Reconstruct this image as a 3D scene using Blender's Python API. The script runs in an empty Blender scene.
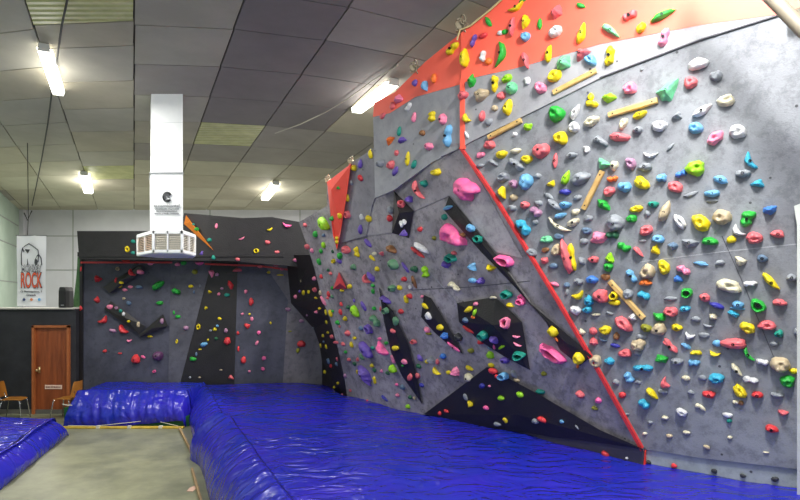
import bpy, math, random
from mathutils import Vector, Matrix, noise
from mathutils.bvhtree import BVHTree

# ---------------------------------------------------------------- camera, world, lights, exposure
SC = bpy.context.scene
COL = SC.collection
F, CU, CV, EYE = 580.0, 400.0, 296.0, 2.7
cam_d = bpy.data.cameras.new('camera'); cam = bpy.data.objects.new('camera', cam_d); COL.objects.link(cam)
cam.location = (0, 0, EYE); cam.rotation_euler = (math.pi/2, 0, 0)
cam_d.sensor_width = 36; cam_d.lens = F/800*36; cam_d.shift_y = (CV-250)/800
SC.camera = cam
SC.view_settings.view_transform = 'Standard'; SC.view_settings.look = 'None'
SC.view_settings.gamma = 1; SC.view_settings.use_curve_mapping = False
SC.view_settings.exposure = 0.0
W = bpy.data.worlds.new('world'); SC.world = W; W.use_nodes = True
W.node_tree.nodes['Background'].inputs[0].default_value = (0.85, 0.93, 1.0, 1)
W.node_tree.nodes['Background'].inputs[1].default_value = 0.7

def area(name, loc, aim, sx, sy, power, color=(1, 0.97, 0.9)):
    d = bpy.data.lights.new(name, 'AREA'); d.shape = 'RECTANGLE'; d.size = sx; d.size_y = sy
    d.energy = power; d.color = color
    o = bpy.data.objects.new(name, d); COL.objects.link(o); o.location = loc
    o.rotation_euler = (Vector(aim)-Vector(loc)).to_track_quat('-Z', 'Y').to_euler()
    return o
# added area lights standing in for unseen roof windows and lamp rows
area('stand_in_light', (-1.2, 2.2, 6.3), (-0.6, 6, 1.0), 3.0, 1.2, 130, (0.93, 0.97, 1))
area('stand_in_light', (2.3, 3.5, 6.3), (3.2, 5.9, 2.4), 0.2, 0.9, 330, (1, 0.98, 0.94))
area('stand_in_light', (-1.8, 10.6, 6.1), (-1.8, 11.6, 0.5), 1.2, 1.0, 90, (1, 0.97, 0.92))  # extra light added over the far hall, without a fixture

def ceil_z(y): return EYE + 3.9 - .03*y
def ray(u, v): return Vector(((u-CU)/F, 1.0, (CV-v)/F))
EYEV = Vector((0, 0, EYE))
def at_y(u, v, y): return EYEV + ray(u, v)*y
def at_z(u, v, z): return EYEV + ray(u, v)*((z-EYE)/((CV-v)/F))
def on_ceiling(u, v): return EYEV + ray(u, v)*(3.9/((CV-v)/F+.03))
class Plane:
    def __init__(s, p, n): s.p = Vector(p); s.n = Vector(n).normalized()
    def hit(s, u, v, off=0.0):
        r = ray(u, v); k = s.n.dot(s.p + s.n*off - EYEV)/s.n.dot(r)
        return EYEV + r*k

# ---------------------------------------------------------------- materials
def s2l(c): return tuple(((x/255)/12.92 if x/255 <= .04045 else (((x/255)+.055)/1.055)**2.4) for x in c)
MATS = {}
def mat(name, rgb, rough=.6, mottle=.0, scale=6.0, rgb2=None, bump=0.0, bscale=40.0, metal=0.0, emit=0.0, coat=0.0, dots=False, detail=6, spec=.5):
    if name in MATS: return MATS[name]
    m = bpy.data.materials.new(name); m.use_nodes = True; nt = m.node_tree; N = nt.nodes; L = nt.links
    b = N['Principled BSDF']; c = s2l(rgb)
    b.inputs['Roughness'].default_value = rough; b.inputs['Metallic'].default_value = metal
    b.inputs['Coat Weight'].default_value = coat
    b.inputs['Specular IOR Level'].default_value = spec
    b.inputs['Base Color'].default_value = (*c, 1)
    if emit: b.inputs['Emission Color'].default_value = (*c, 1); b.inputs['Emission Strength'].default_value = emit
    tc = N.new('ShaderNodeTexCoord')
    if mottle or rgb2:
        c2 = s2l(rgb2) if rgb2 else tuple(x*(1-mottle) for x in c)
        nz = N.new('ShaderNodeTexNoise'); nz.inputs['Scale'].default_value = scale; nz.inputs['Detail'].default_value = detail
        nz.inputs['Roughness'].default_value = .62
        L.new(tc.outputs['Object'], nz.inputs['Vector'])
        rp = N.new('ShaderNodeValToRGB'); rp.color_ramp.elements[0].position = .36; rp.color_ramp.elements[1].position = .66
        rp.color_ramp.elements[0].color = (*c2, 1); rp.color_ramp.elements[1].color = (*c, 1)
        L.new(nz.outputs['Fac'], rp.inputs['Fac']); last = rp.outputs['Color']
        if dots:
            nz2 = N.new('ShaderNodeTexNoise'); nz2.inputs['Scale'].default_value = 7.0; nz2.inputs['Detail'].default_value = 9; nz2.inputs['Roughness'].default_value = .75
            L.new(tc.outputs['Object'], nz2.inputs['Vector'])
            r2 = N.new('ShaderNodeValToRGB'); r2.color_ramp.elements[0].position = .40; r2.color_ramp.elements[1].position = .52
            r2.color_ramp.elements[0].color = (.36, .36, .39, 1); r2.color_ramp.elements[1].color = (1, 1, 1, 1)
            L.new(nz2.outputs['Fac'], r2.inputs['Fac'])
            mx = N.new('ShaderNodeMix'); mx.data_type = 'RGBA'; mx.blend_type = 'MULTIPLY'; mx.inputs[0].default_value = dots if isinstance(dots, float) else .5
            L.new(last, mx.inputs[6]); L.new(r2.outputs['Color'], mx.inputs[7]); last = mx.outputs[2]
            vo = N.new('ShaderNodeTexVoronoi'); vo.inputs['Scale'].default_value = 3.6
            L.new(tc.outputs['Object'], vo.inputs['Vector'])
            r3 = N.new('ShaderNodeValToRGB'); r3.color_ramp.elements[0].position = .045; r3.color_ramp.elements[1].position = .06
            r3.color_ramp.elements[0].color = (.12, .12, .13, 1); r3.color_ramp.elements[1].color = (1, 1, 1, 1)
            L.new(vo.outputs['Distance'], r3.inputs['Fac'])
            m2 = N.new('ShaderNodeMix'); m2.data_type = 'RGBA'; m2.blend_type = 'MULTIPLY'; m2.inputs[0].default_value = .9
            L.new(last, m2.inputs[6]); L.new(r3.outputs['Color'], m2.inputs[7]); last = m2.outputs[2]
        L.new(last, b.inputs['Base Color'])
    if bump:
        nb = N.new('ShaderNodeTexNoise'); nb.inputs['Scale'].default_value = bscale; nb.inputs['Detail'].default_value = 5
        L.new(tc.outputs['Object'], nb.inputs['Vector'])
        bp = N.new('ShaderNodeBump'); bp.inputs['Strength'].default_value = bump; bp.inputs['Distance'].default_value = .02
        L.new(nb.outputs['Fac'], bp.inputs['Height']); L.new(bp.outputs['Normal'], b.inputs['Normal'])
    MATS[name] = m; return m

# ---------------------------------------------------------------- object helpers
def tag(o, label=None, cat=None, group=None, kind=None):
    if label: o['label'] = label
    if cat: o['category'] = cat
    if group: o['group'] = group
    if kind: o['kind'] = kind
    return o
def empty(name, loc, label=None, cat=None, group=None):
    o = bpy.data.objects.new(name, None); COL.objects.link(o); o.location = loc; o.empty_display_size = .05
    return tag(o, label, cat, group)
def wloc(p):
    return p.location if p.parent is None else wloc(p.parent)+p.location
def mesh(name, verts, faces, m, parent=None, origin=None, smooth=False, fm=None):
    """verts in world coordinates; the object's origin goes to origin (or the lowest centre)"""
    V = [Vector(v) for v in verts]
    if origin is None:
        c = sum(V, Vector())/len(V); origin = Vector((c.x, c.y, min(v.z for v in V)))
    origin = Vector(origin)
    me = bpy.data.meshes.new(name); me.from_pydata([v-origin for v in V], [], faces)
    ms = m if isinstance(m, (list, tuple)) else [m]
    for x in ms: me.materials.append(x)
    if fm: me.polygons.foreach_set('material_index', fm)
    if smooth: me.polygons.foreach_set('use_smooth', [True]*len(faces))
    me.update()
    o = bpy.data.objects.new(name, me); COL.objects.link(o)
    if parent: o.parent = parent; o.location = origin - wloc(parent)
    else: o.location = origin
    return o
class MB:
    def __init__(s): s.v = []; s.f = []; s.m = []
    def add(s, vs, fs, mi=0):
        k = len(s.v); s.v += [Vector(v) for v in vs]; s.f += [tuple(i+k for i in f) for f in fs]; s.m += [mi]*len(fs); return s
    def box(s, c, d, mi=0, rot=None, bev=0):
        hx, hy, hz = d[0]/2, d[1]/2, d[2]/2
        if bev:
            b = min(bev, hx*.9, hy*.9); pts = []
            for z, i in ((-hz, b), (-hz+b, 0), (hz-b, 0), (hz, b)):
                pts += [(-hx+b+i*.0, -hy+i, z), (hx-b, -hy+i, z), (hx-i, -hy+b, z), (hx-i, hy-b, z), (hx-b, hy-i, z), (-hx+b, hy-i, z), (-hx+i, hy-b, z), (-hx+i, -hy+b, z)]
            fs = [tuple(range(7, -1, -1)), tuple(range(24, 32))]
            for r in range(3):
                for i in range(8): a = r*8+i; q = r*8+(i+1) % 8; fs.append((a, q, q+8, a+8))
        else:
            pts = [(x*hx, y*hy, z*hz) for z in (-1, 1) for x, y in ((-1, -1), (1, -1), (1, 1), (-1, 1))]
            fs = [(3, 2, 1, 0), (4, 5, 6, 7), (0, 1, 5, 4), (1, 2, 6, 5), (2, 3, 7, 6), (3, 0, 4, 7)]
        R = rot if rot else Matrix.Identity(3)
        return s.add([Vector(c)+R @ Vector(p) for p in pts], fs, mi)
    def tube(s, pts, r, n=8, mi=0, closed=False):
        P = [Vector(p) for p in pts]; rs = r if isinstance(r, (list, tuple)) else [r]*len(P); k = len(P); vs = []
        for i, p in enumerate(P):
            if closed: t = P[(i+1) % k]-P[i-1]
            else: t = P[min(i+1, k-1)]-P[max(i-1, 0)]
            t.normalize(); a = Vector((0, 0, 1)) if abs(t.z) < .9 else Vector((1, 0, 0))
            x = t.cross(a).normalized(); y = x.cross(t)
            for j in range(n): q = 2*math.pi*j/n; vs.append(p+(x*math.cos(q)+y*math.sin(q))*rs[i])
        fs = []
        for i in range(k if closed else k-1):
            for j in range(n): a = i*n+j; b = i*n+(j+1) % n; c = ((i+1) % k)*n; fs.append((a, c+j, c+(j+1) % n, b))
        if not closed: fs += [tuple(range(n)), tuple(range((k-1)*n+n-1, (k-1)*n-1, -1))]
        return s.add(vs, fs, mi)
    def build(s, name, m, parent=None, smooth=False, origin=None):
        return mesh(name, s.v, s.f, m, parent, origin, smooth, s.m if isinstance(m, (list, tuple)) else None)

# ---------------------------------------------------------------- the hall: floor, walls, ceiling
concrete = mat('concrete', (150, 150, 122), .42, rgb2=(112, 114, 93), scale=1.3, bump=.05, bscale=30, detail=8)
whitewall = mat('white_wall', (212, 210, 218), .7, rgb2=(196, 194, 202), scale=.5)
greenwall = mat('greenish_wall', (190, 205, 190), .7, rgb2=(170, 188, 172), scale=.6)
blackpaint = mat('black_paint', (44, 44, 50), .65, rgb2=(32, 32, 37), scale=3, bump=.05)
o = mesh('floor', [(-16, -2, 0), (9, -2, 0), (9, 26, 0), (-16, 26, 0)], [(0, 1, 2, 3)], concrete); o['kind'] = 'structure'
YB = 21.9; ZB = ceil_z(YB)
o = MB().box(((-16+9)/2, YB+.1, ZB/2), (27, .2, ZB)).build('wall_back', whitewall); o['kind'] = 'structure'
# panel joints of the back wall
b = MB()
for v in (236, 270): p = at_y(20, v, YB-.01); b.box((-7, YB-.01, p.z), (14.6, .02, .03))
for u in (73, 210, 300): p = at_y(u, 236, YB-.01); b.box((p.x, YB-.01, ZB/2), (.03, .02, ZB))
o = b.build('trim_1', mat('joint_grey', (150, 154, 150), .7)); o['kind'] = 'structure'
XC = at_y(20, 210, YB).x
def left_x(y): return XC - (y-YB)*.4586*1.0
pts = [(XC-.15, YB), (left_x(2), 2)]
o = mesh('wall_left', [(XC, YB, 0), (XC-.2, YB, 0), (left_x(2)-.2, 2, 0), (left_x(2), 2, 0), (XC, YB, ZB), (XC-.2, YB, ZB), (left_x(2)-.2, 2, ceil_z(2)), (left_x(2), 2, ceil_z(2))],
         [(0, 1, 2, 3), (7, 6, 5, 4), (0, 3, 7, 4), (1, 5, 6, 2), (0, 4, 5, 1), (3, 2, 6, 7)], greenwall); o['kind'] = 'structure'
o = MB().box((XC+.12, YB-.1, ZB/2), (.24, .16, ZB)).build('trim_2', whitewall); o['kind'] = 'structure'
b = MB()
for z in (3.2, 4.5, 5.3):
    b.add([(left_x(y)+dx, y, z+dz) for y in (21.5, 12) for dx, dz in ((.0, -.015), (.02, -.015), (.02, .015), (.0, .015))], [(0, 4, 5, 1), (1, 5, 6, 2), (2, 6, 7, 3)])
o = b.build('trim_3', MATS['joint_grey']); o['kind'] = 'structure'

# ceiling: suspended boards between dark joints
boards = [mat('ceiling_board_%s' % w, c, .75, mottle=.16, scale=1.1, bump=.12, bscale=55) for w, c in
          (('pale', (190, 185, 166)), ('grey', (174, 170, 157)), ('warm', (178, 171, 152)), ('dim', (156, 150, 144)), ('darkest', (128, 122, 122)))]
skymat = mat('ribbed_skylight', (204, 204, 144), .5, rgb2=(178, 180, 122), scale=3)
def wave_bump(m, sc, direction='Y', strength=.9, dist=.03):
    nt = m.node_tree; N = nt.nodes; w = N.new('ShaderNodeTexWave'); w.bands_direction = direction; w.inputs['Scale'].default_value = sc
    tc = N.new('ShaderNodeTexCoord'); nt.links.new(tc.outputs['Object'], w.inputs['Vector'])
    bp = N.new('ShaderNodeBump'); bp.inputs['Strength'].default_value = strength; bp.inputs['Distance'].default_value = dist
    nt.links.new(w.outputs['Fac'], bp.inputs['Height']); nt.links.new(bp.outputs['Normal'], N['Principled BSDF'].inputs['Normal'])
wave_bump(skymat, 2.6)
def col_x(k, y): return (-3.3 + 1.365*k) - .4586*(y-7.2)
rowsA = [-130, -60, -20, 21, 45.6, 80.6, 108, 131, 151, 165.6, 179, 191, 201, 211]
rowsB = [-130, -60, -15, 25, 64, 95, 121, 143, 160, 174, 187, 198, 205, 211]
def y134(v): return 3.9/((CV-v)/F+.03)
def row_y(k, v):
    y0 = y134(v); y = y0
    for _ in range(12):
        u = CU+F*col_x(k, y)/y; y = y*.5+.5*y0/math.cos(max(-.95, min(.95, (u-134)/F*1.0)))
    return min(y, YB)
rng = random.Random(5)
P = MB(); Sk = []
for k in range(-8, 9):
    rows = rowsA if k == -1 else rowsB
    for j in range(len(rows)-1):
        q = []
        for kk, v in ((k, rows[j]), (k+1, rows[j]), (k+1, rows[j+1]), (k, rows[j+1])):
            y = row_y(kk, v)
            if j == len(rows)-2 and v == rows[-1]: y = YB
            q.append(Vector((col_x(kk, y), y, ceil_z(y))))
        c = sum(q, Vector())/4
        if (q[3]-q[0]).length < .05: continue
        w = .012; q2 = []
        for i, p in enumerate(q):
            d = (c-p); q2.append(p + Vector((math.copysign(w, d.x), math.copysign(w, d.y), 0)))
        top = [p+Vector((0, 0, .04)) for p in q2]
        u = CU+F*c.x/c.y; v = CV-F*(c.z-EYE)/c.y
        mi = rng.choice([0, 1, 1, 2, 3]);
        if 190 < u < 360 and v < 135: mi = 4  # middle of the ceiling gets the darkest boards
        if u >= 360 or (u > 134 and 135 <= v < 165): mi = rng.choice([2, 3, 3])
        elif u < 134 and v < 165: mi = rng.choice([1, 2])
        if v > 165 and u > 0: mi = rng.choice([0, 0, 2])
        fs = [(0, 1, 2, 3), (7, 6, 5, 4), (0, 4, 5, 1), (1, 5, 6, 2), (2, 6, 7, 3), (3, 7, 4, 0)]
        if (k == -1 and rows[j+1] in (21, -20)) or (k == 1 and rows[j] == 121) or (k == -1 and rows[j] == 165.6): Sk.append((q2+top, fs))
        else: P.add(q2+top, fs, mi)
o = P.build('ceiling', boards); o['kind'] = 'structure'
for i, (vs, fs) in enumerate(Sk):
    o = mesh('window_%d' % (i+1), vs, fs, skymat); o['kind'] = 'structure'
o = mesh('trim_4', [(-16, 0, ceil_z(0)+.045), (9, 0, ceil_z(0)+.045), (9, YB, ceil_z(YB)+.045), (-16, YB, ceil_z(YB)+.045),
                    (-16, 0, ceil_z(0)+.1), (9, 0, ceil_z(0)+.1), (9, YB, ceil_z(YB)+.1), (-16, YB, ceil_z(YB)+.1)],
         [(0, 1, 2, 3), (7, 6, 5, 4), (0, 4, 5, 1), (1, 5, 6, 2), (2, 6, 7, 3), (3, 7, 4, 0)], mat('ceiling_joint', (84, 81, 76), .8)); o['kind'] = 'structure'

# the low black partition with the door
YP = 13.3
zt = at_y(0, 309, YP).z; xr = at_y(76, 309, YP).x
dx0, dx1 = at_y(33.5, 400, YP).x, at_y(70.5, 400, YP).x; dz = at_y(50, 325.5, YP).z
b = MB(); th = .12; yc = YP+th/2; PX = left_x(YP)
b.box(((PX+dx0)/2, yc, zt/2), (dx0-PX, th, zt)); b.box(((dx1+xr)/2, yc, zt/2), (xr-dx1, th, zt)); b.box(((dx0+dx1)/2, yc, (zt+dz)/2), (dx1-dx0, th, zt-dz))
o = b.build('wall_partition', blackpaint); o['kind'] = 'structure'
o = MB().box(((PX+xr)/2, YP+.3, zt+.012), (xr-PX, .75, .03)).build('trim_5', mat('cap_board', (190, 186, 178), .6, mottle=.1)); o['kind'] = 'structure'
o = MB().box(((PX+xr)/2, YP-.008, .05), (xr-PX, .016, .10)).build('baseboard_partition', mat('skirting', (96, 94, 88), .6)); o['kind'] = 'structure'
wood = mat('door_wood', (150, 78, 40), .45, rgb2=(118, 58, 28), scale=2.0, detail=3)
nt = wood.node_tree; mp = nt.nodes.new('ShaderNodeMapping'); mp.inputs['Scale'].default_value = (6, 6, .6)
nt.links.new(next(n for n in nt.nodes if n.type == 'TEX_COORD').outputs['Object'], mp.inputs['Vector'])
nt.links.new(mp.outputs['Vector'], next(n for n in nt.nodes if n.type == 'TEX_NOISE').inputs['Vector'])
door = MB().box(((dx0+dx1)/2, YP+.03, dz/2), (dx1-dx0-.10, .045, dz-.06)).build('door_1', wood); door['kind'] = 'structure'
fr = MB()
for x in (dx0+.025, dx1-.025): fr.box((x, YP+.01, dz/2), (.05, .16, dz))
fr.box(((dx0+dx1)/2, YP+.01, dz-.02), (dx1-dx0, .16, .05))
fr.build('door_frame', mat('door_frame_wood', (172, 98, 52), .5, mottle=.2), door)
p = at_y(38.5, 370, YP-.03)
kb = MB(); kb.tube([p, p+Vector((0, -.03, 0)), p+Vector((0, -.045, 0)), p+Vector((0, -.07, 0)), p+Vector((0, -.085, 0))], [.012, .012, .03, .032, .012], 10)
kb.box(p+Vector((0, .02, 0)), (.05, .01, .14)); kb.build('door_knob', mat('brass', (220, 200, 150), .3, metal=.9), door, smooth=True)
p0, p1 = at_y(45, 385, YP), at_y(62, 389, YP)
sg = MB().box(((p0.x+p1.x)/2, YP-.0, (p0.z+p1.z)/2), (p1.x-p0.x, .012, p0.z-p1.z)).build('door_sign', mat('sign_paper', (226, 196, 178), .6), door)
tag(sg, 'pale paper sign on door')
b = MB(); rg = random.Random(3); x = p0.x+.03
while x < p1.x-.03:
    w = rg.uniform(.008, .02); b.box((x, YP-.008, (p0.z+p1.z)/2), (w, .004, .03)); x += w+.008
b.build('sign_lettering', mat('ink', (120, 70, 60), .7), sg)
# ---------------------------------------------------------------- climbing walls
PTS = lambda s: [tuple(float(x) for x in q.split(',')) for q in s.split()]
B0 = at_z(643, 466, .7)
W2 = Plane(B0, Vector((-.70, -1, 0)).normalized()*math.cos(math.radians(8)) + Vector((0, 0, -math.sin(math.radians(8)))))
S0 = W2.hit(461, 148)
n1 = Vector((1, -1.27, 0)).cross(S0-B0).normalized()
if n1.y > 0: n1 = -n1
W1 = Plane(B0, n1)
pA = W2.hit(461, 84); pB = W1.hit(374, 198, .16)
n3 = (pA-S0).cross(pB-S0).normalized()
if n3.y > 0: n3 = -n3
W3 = Plane(S0, n3)
WL = Plane((0, 13.5, 0), (0, -1, 0)); WH = Plane((0, 12.7, 0), (0, -1, 0))
BV, BF, BT = [], [], []          # everything holds can be bolted to
def reg(vs, fs, what):
    k = len(BV); BV.extend(vs)
    for f in fs:
        for i in range(1, len(f)-1): BF.append((f[0]+k, f[i]+k, f[i+1]+k)); BT.append(what)
from mathutils.geometry import tessellate_polygon
def panel(name, plane, pts, m, parent, off=0.0, thick=.05, what='wall'):
    fr = [plane.hit(u, v, off) for u, v in pts]; bk = [p-plane.n*thick for p in fr]; n = len(fr)
    tri = tessellate_polygon([fr]); fs = []
    for t in tri:
        nn = (fr[t[1]]-fr[t[0]]).cross(fr[t[2]]-fr[t[0]])
        t = tuple(t) if nn.dot(plane.n) > 0 else (t[2], t[1], t[0])
        fs.append(t); fs.append((t[2]+n, t[1]+n, t[0]+n))
    reg(fr, [f for f in fs if max(f) < n], what)
    fs += [(i, (i+1) % n, (i+1) % n+n, i+n) for i in range(n)]
    return mesh(name, fr+bk, fs, m, parent)
def volume(name, plane, pts, apexes, m, label, cat='climbing volume', off=.0, what='volume', group=None, lift=.03):
    """outline on the wall, raised rim, and ridge points (u, v, height)"""
    base = [plane.hit(u, v, off-.02) for u, v in pts]; rim = [plane.hit(u, v, off+lift) for u, v in pts]; n = len(pts)
    ap = [plane.hit(u, v, off+h) for u, v, h in apexes]
    vs = base+rim+ap; fs = [(i, (i+1) % n, (i+1) % n+n, i+n) for i in range(n)]
    near = [min(range(len(ap)), key=lambda j: ((rim[i]+rim[(i+1) % n])/2-ap[j]).length) for i in range(n)]
    for i in range(n):
        fs.append((i+n, (i+1) % n+n, 2*n+near[i]))
        if near[i] != near[(i+1) % n]: fs.append(((i+1) % n+n, 2*n+near[(i+1) % n], 2*n+near[i]))
    out = []
    for f in fs:
        a, b_, c = vs[f[0]], vs[f[1]], vs[f[2]]
        nn = (b_-a).cross(c-a); mid = sum((vs[i] for i in f), Vector())/len(f); cen = sum(vs, Vector())/len(vs)-plane.n*.1
        out.append(f if nn.dot(mid-cen) > 0 else tuple(reversed(f)))
    reg(vs, out, what)
    o = mesh(name, vs, out, m); return tag(o, label, cat, group)

greyp = mat('grey_textured_paint', (136, 140, 146), .62, rgb2=(108, 110, 118), scale=.9, bump=.2, bscale=60, dots=.45)
violetp = mat('violet_grey_paint', (172, 166, 170), .66, rgb2=(122, 117, 122), scale=1.4, bump=.2, bscale=60, dots=.65)
lightp = mat('light_grey_paint', (158, 159, 164), .6, rgb2=(142, 142, 148), scale=1.2, bump=.1, bscale=60, dots=.2)
midp = mat('mid_grey_paint', (150, 148, 154), .6, rgb2=(130, 127, 134), scale=1.3, bump=.1, bscale=60, dots=.3)
orangep = mat('coral_orange_paint', (250, 106, 84), .5, rgb2=(244, 94, 74), scale=.8, bump=.05, bscale=60)
redp = mat('red_seam_paint', (206, 54, 56), .5, mottle=.15, scale=3)
blackp = mat('black_textured_paint', (33, 29, 33), .5, rgb2=(23, 21, 23), scale=1.5, bump=.3, bscale=50, dots=.3)
bluegrey = mat('blue_grey_paint', (80, 81, 96), .6, rgb2=(56, 57, 70), scale=1.0, bump=.12, bscale=50, dots=.4)
slatep = mat('slate_paint', (92, 92, 102), .6, rgb2=(68, 68, 78), scale=1.1, bump=.12, bscale=50, dots=.4)
kickp = mat('pale_kick_board', (176, 184, 182), .6, rgb2=(150, 158, 156), scale=2, dots=.3)

wall = empty('climbing_wall', (1.0, 9.0, 0), 'tall overhanging grey climbing wall with coral top band and red diagonal seam', 'climbing wall')
panel('lower_panel', W2, PTS('643,449 599,371 558,300 528,251 497,200 461,148 440,157 470,142 536,110 562,97 600,78 700,40 780,15 835,-5 835,475 797,469 700,458'), greyp, wall, 0, what='W2')
panel('upper_panel', W2, PTS('461,148 461,84 476,77 520,67 600,44 700,25 782,14 835,4 835,-5 780,15 700,40 600,78 562,97 536,110 470,142'), lightp, wall, .02, what='W2u')
panel('coral_panel', W2, PTS('461,84 461,33 502,-1 520,-16 835,-16 835,4 782,14 700,25 600,44 520,67 476,77'), orangep, wall, .025, what='W2o')
panel('kick_board', W2, PTS('643,449 700,458 797,469 835,474 835,545 643,500'), kickp, wall, -.03, what='W2k')
panel('violet_panel', W1, PTS('299,222 327,206 327,182 351,163 374,150 461,143 461,148 497,200 528,251 558,300 599,371 643,449 643,500 560,470 430,438 349,412 345,381 338,349 330,319 322,299 315,271 312,261'), violetp, wall, 0, what='W1')
panel('facet_panel', W1, PTS('351,163 374,148 375,198 372,206 366,236 340,243 335,240'), midp, wall, .03, what='W1f')
panel('facet_panel', W1, PTS('375,198 394,190 432,162 461,149 491,200 522,258 496,252 449,196 414,211 394,191 392,233 366,236'), mat('soft_grey_paint', (176, 171, 175), .64, rgb2=(136, 131, 137), scale=1.3, bump=.15, bscale=60, dots=.5), wall, .012, what='W1f')
panel('light_panel', W3, PTS('373,117 390,113 415,97 461,84 461,148 432,162 394,190 375,198 374,150'), lightp, wall, 0, what='W3')
panel('coral_panel', W3, PTS('373,117 374,103 395,92 425,62 452,40 461,33 461,84 458,85 415,97 390,113'), orangep, wall, .005, what='W3o')
# red seam strip along the fold
def strip(name, P, w, m, parent, h=.02):
    vs = []
    for i, (p, n) in enumerate(P):
        t = (P[min(i+1, len(P)-1)][0]-P[max(i-1, 0)][0]).normalized(); s = t.cross(n).normalized()*w
        vs += [p-s-n*.02, p-s+n*h, p+s+n*h, p+s-n*.02]
    fs = [(0, 1, 2, 3)]
    for i in range(len(P)-1):
        a = 4*i
        for j in range(4): fs.append((a+j, a+(j+1) % 4, a+4+(j+1) % 4, a+4+j))
    fs.append(tuple(4*(len(P)-1)+j for j in (3, 2, 1, 0)))
    return mesh(name, vs, fs, m, parent)
nm = (W1.n+W2.n).normalized()
hitn = lambda u, v: min(W2.hit(u, v), W1.hit(u, v), key=lambda p: p.y)
strip('red_seam', [(hitn(u, v), nm) for u, v in PTS('461,147 497,200 528,251 558,300 599,371 643,450')], .019, redp, wall, .03)
strip('coral_seam', [(W2.hit(463.5, v), W2.n) for v in (80, 100, 125, 149)], .032, orangep, wall, .04)
strip('coral_seam', [(W2.hit(644, v), W2.n) for v in (450, 458, 466)], .022, mat('bright_red_orange', (240, 60, 40), .5), wall, .03)
strip('dark_crease', [(W2.hit(u, v), W2.n) for u, v in ((600, 78), (700, 40), (780, 15))], .006, mat('dark_line', (70, 70, 78), .6), wall, .024)
strip('board_joint', [(W2.hit(u, v), W2.n) for u, v in ((640, 262), (720, 252), (797, 244))], .005, mat('pale_line', (150, 152, 158), .6), wall, .003)
strip('board_joint', [(W2.hit(u, v), W2.n) for u, v in ((722, 236), (744, 285), (775, 360))], .004, MATS['dark_line'], wall, .003)
strip('board_joint', [(W1.hit(u, v), W1.n) for u, v in ((420, 262), (455, 300), (478, 345))], .005, MATS['pale_line'], wall, .003)
strip('board_joint', [(W1.hit(u, v), W1.n) for u, v in ((412, 290), (470, 287), (530, 281))], .005, MATS['dark_line'], wall, .003)
# white post at the right end of the wall
b = MB(); q = at_y(800, 205, 5.45); b.add([W2.hit(u, v, off) for off in (.0, .22) for u, v in ((794, 206), (835, 190), (835, 540), (797, 540), (797, 225))],
   [(4, 3, 2, 1, 0), (5, 6, 7, 8, 9), (0, 1, 6, 5), (1, 2, 7, 6), (2, 3, 8, 7), (3, 4, 9, 8), (4, 0, 5, 9)])
tag(b.build('corner_post', mat('post_white', (196, 200, 196), .6, mottle=.1)), 'pale grey square post closing the right end of the climbing wall', 'post')

# black triangular volumes of the main wall
strip_parts = [
 ('black_wedge', '424,414 487,367 540,395 600,430 643,449 600,443 552,437 528,433 480,428 450,421', [(520, 415, .10)], .06, 'wide black triangular volume at the foot of the wall left of the red seam', 'blk'),
 ('black_strip', '449,196 494,252 530,300 562,330 592,356 580,366 560,350 546,322 512,284 494,265 482,253 458,226 444,210', [(475, 235, .05), (530, 303, .05), (565, 342, .05)], .03, 'long thin black volume slanting from beside the pink star hold towards the seam', 'blk'),
 ('black_panel', '457,303 495,297 522,322 530,370 505,357 480,341 459,322', [(493, 325, .16)], .03, 'black faceted volume right of centre carrying a pink ring and two pink crescents', 'blk'),
 ('black_strip', '424,295 431,298 446,322 463,354 450,346 434,332 421,317', [(436, 320, .07)], .03, 'narrow black blade volume carrying a white pebble hold', 'blk'),
 ('black_strip', '379,288 384,302 393,311 403,333 408,343 414,366 422,404 402,376 391,352 384,322', [(396, 335, .06), (410, 375, .05)], .03, 'long black blade volume running down to the mat beside the purple fins', 'blk')]
for nme, pts, ap, lift, lab, wh in strip_parts:
    volume(nme.replace('black_', 'wall_volume_').replace('wall_volume_strip', 'blade_volume').replace('wall_volume_wedge', 'wedge_volume').replace('wall_volume_panel', 'faceted_volume'), W1, PTS(pts), ap, blackp, lab, lift=lift, what=wh)
volume('diamond_volume', W1, PTS('394,191 414,211 409,238 392,233'), [(399, 213, .16)], blackp, 'black diamond volume under the light grey panel with a coral ring hold', what='blk', lift=.02)
panel('kick_board', W1, PTS('440,421 480,428 528,433 552,437 600,443 643,449 643,500 560,470 440,440'), mat('dark_kick_board', (82, 78, 82), .6, mottle=.2), wall, .03, what='kick')
volume('fin_volume', W1, PTS('327,182 351,164 346,200 341,230 337,250 333,235 330,210'), [(331, 190, .17), (336, 240, .06)], mat('coral_volume_paint', (242, 78, 62), .5, mottle=.08), 'tall coral red pointed fin volume on the top left edge of the wall', what='red', lift=.10)
volume('pyramid_volume', W1, PTS('339,272 347,289 333,289'), [(340, 283, .14)], mat('rose_volume_paint', (206, 70, 78), .5, mottle=.1), 'small rose red triangular pyramid volume with a round dark hole', what='red')
tb = W1.hit(339.5, 282, .13); tri = MATS['rose_volume_paint']
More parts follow.
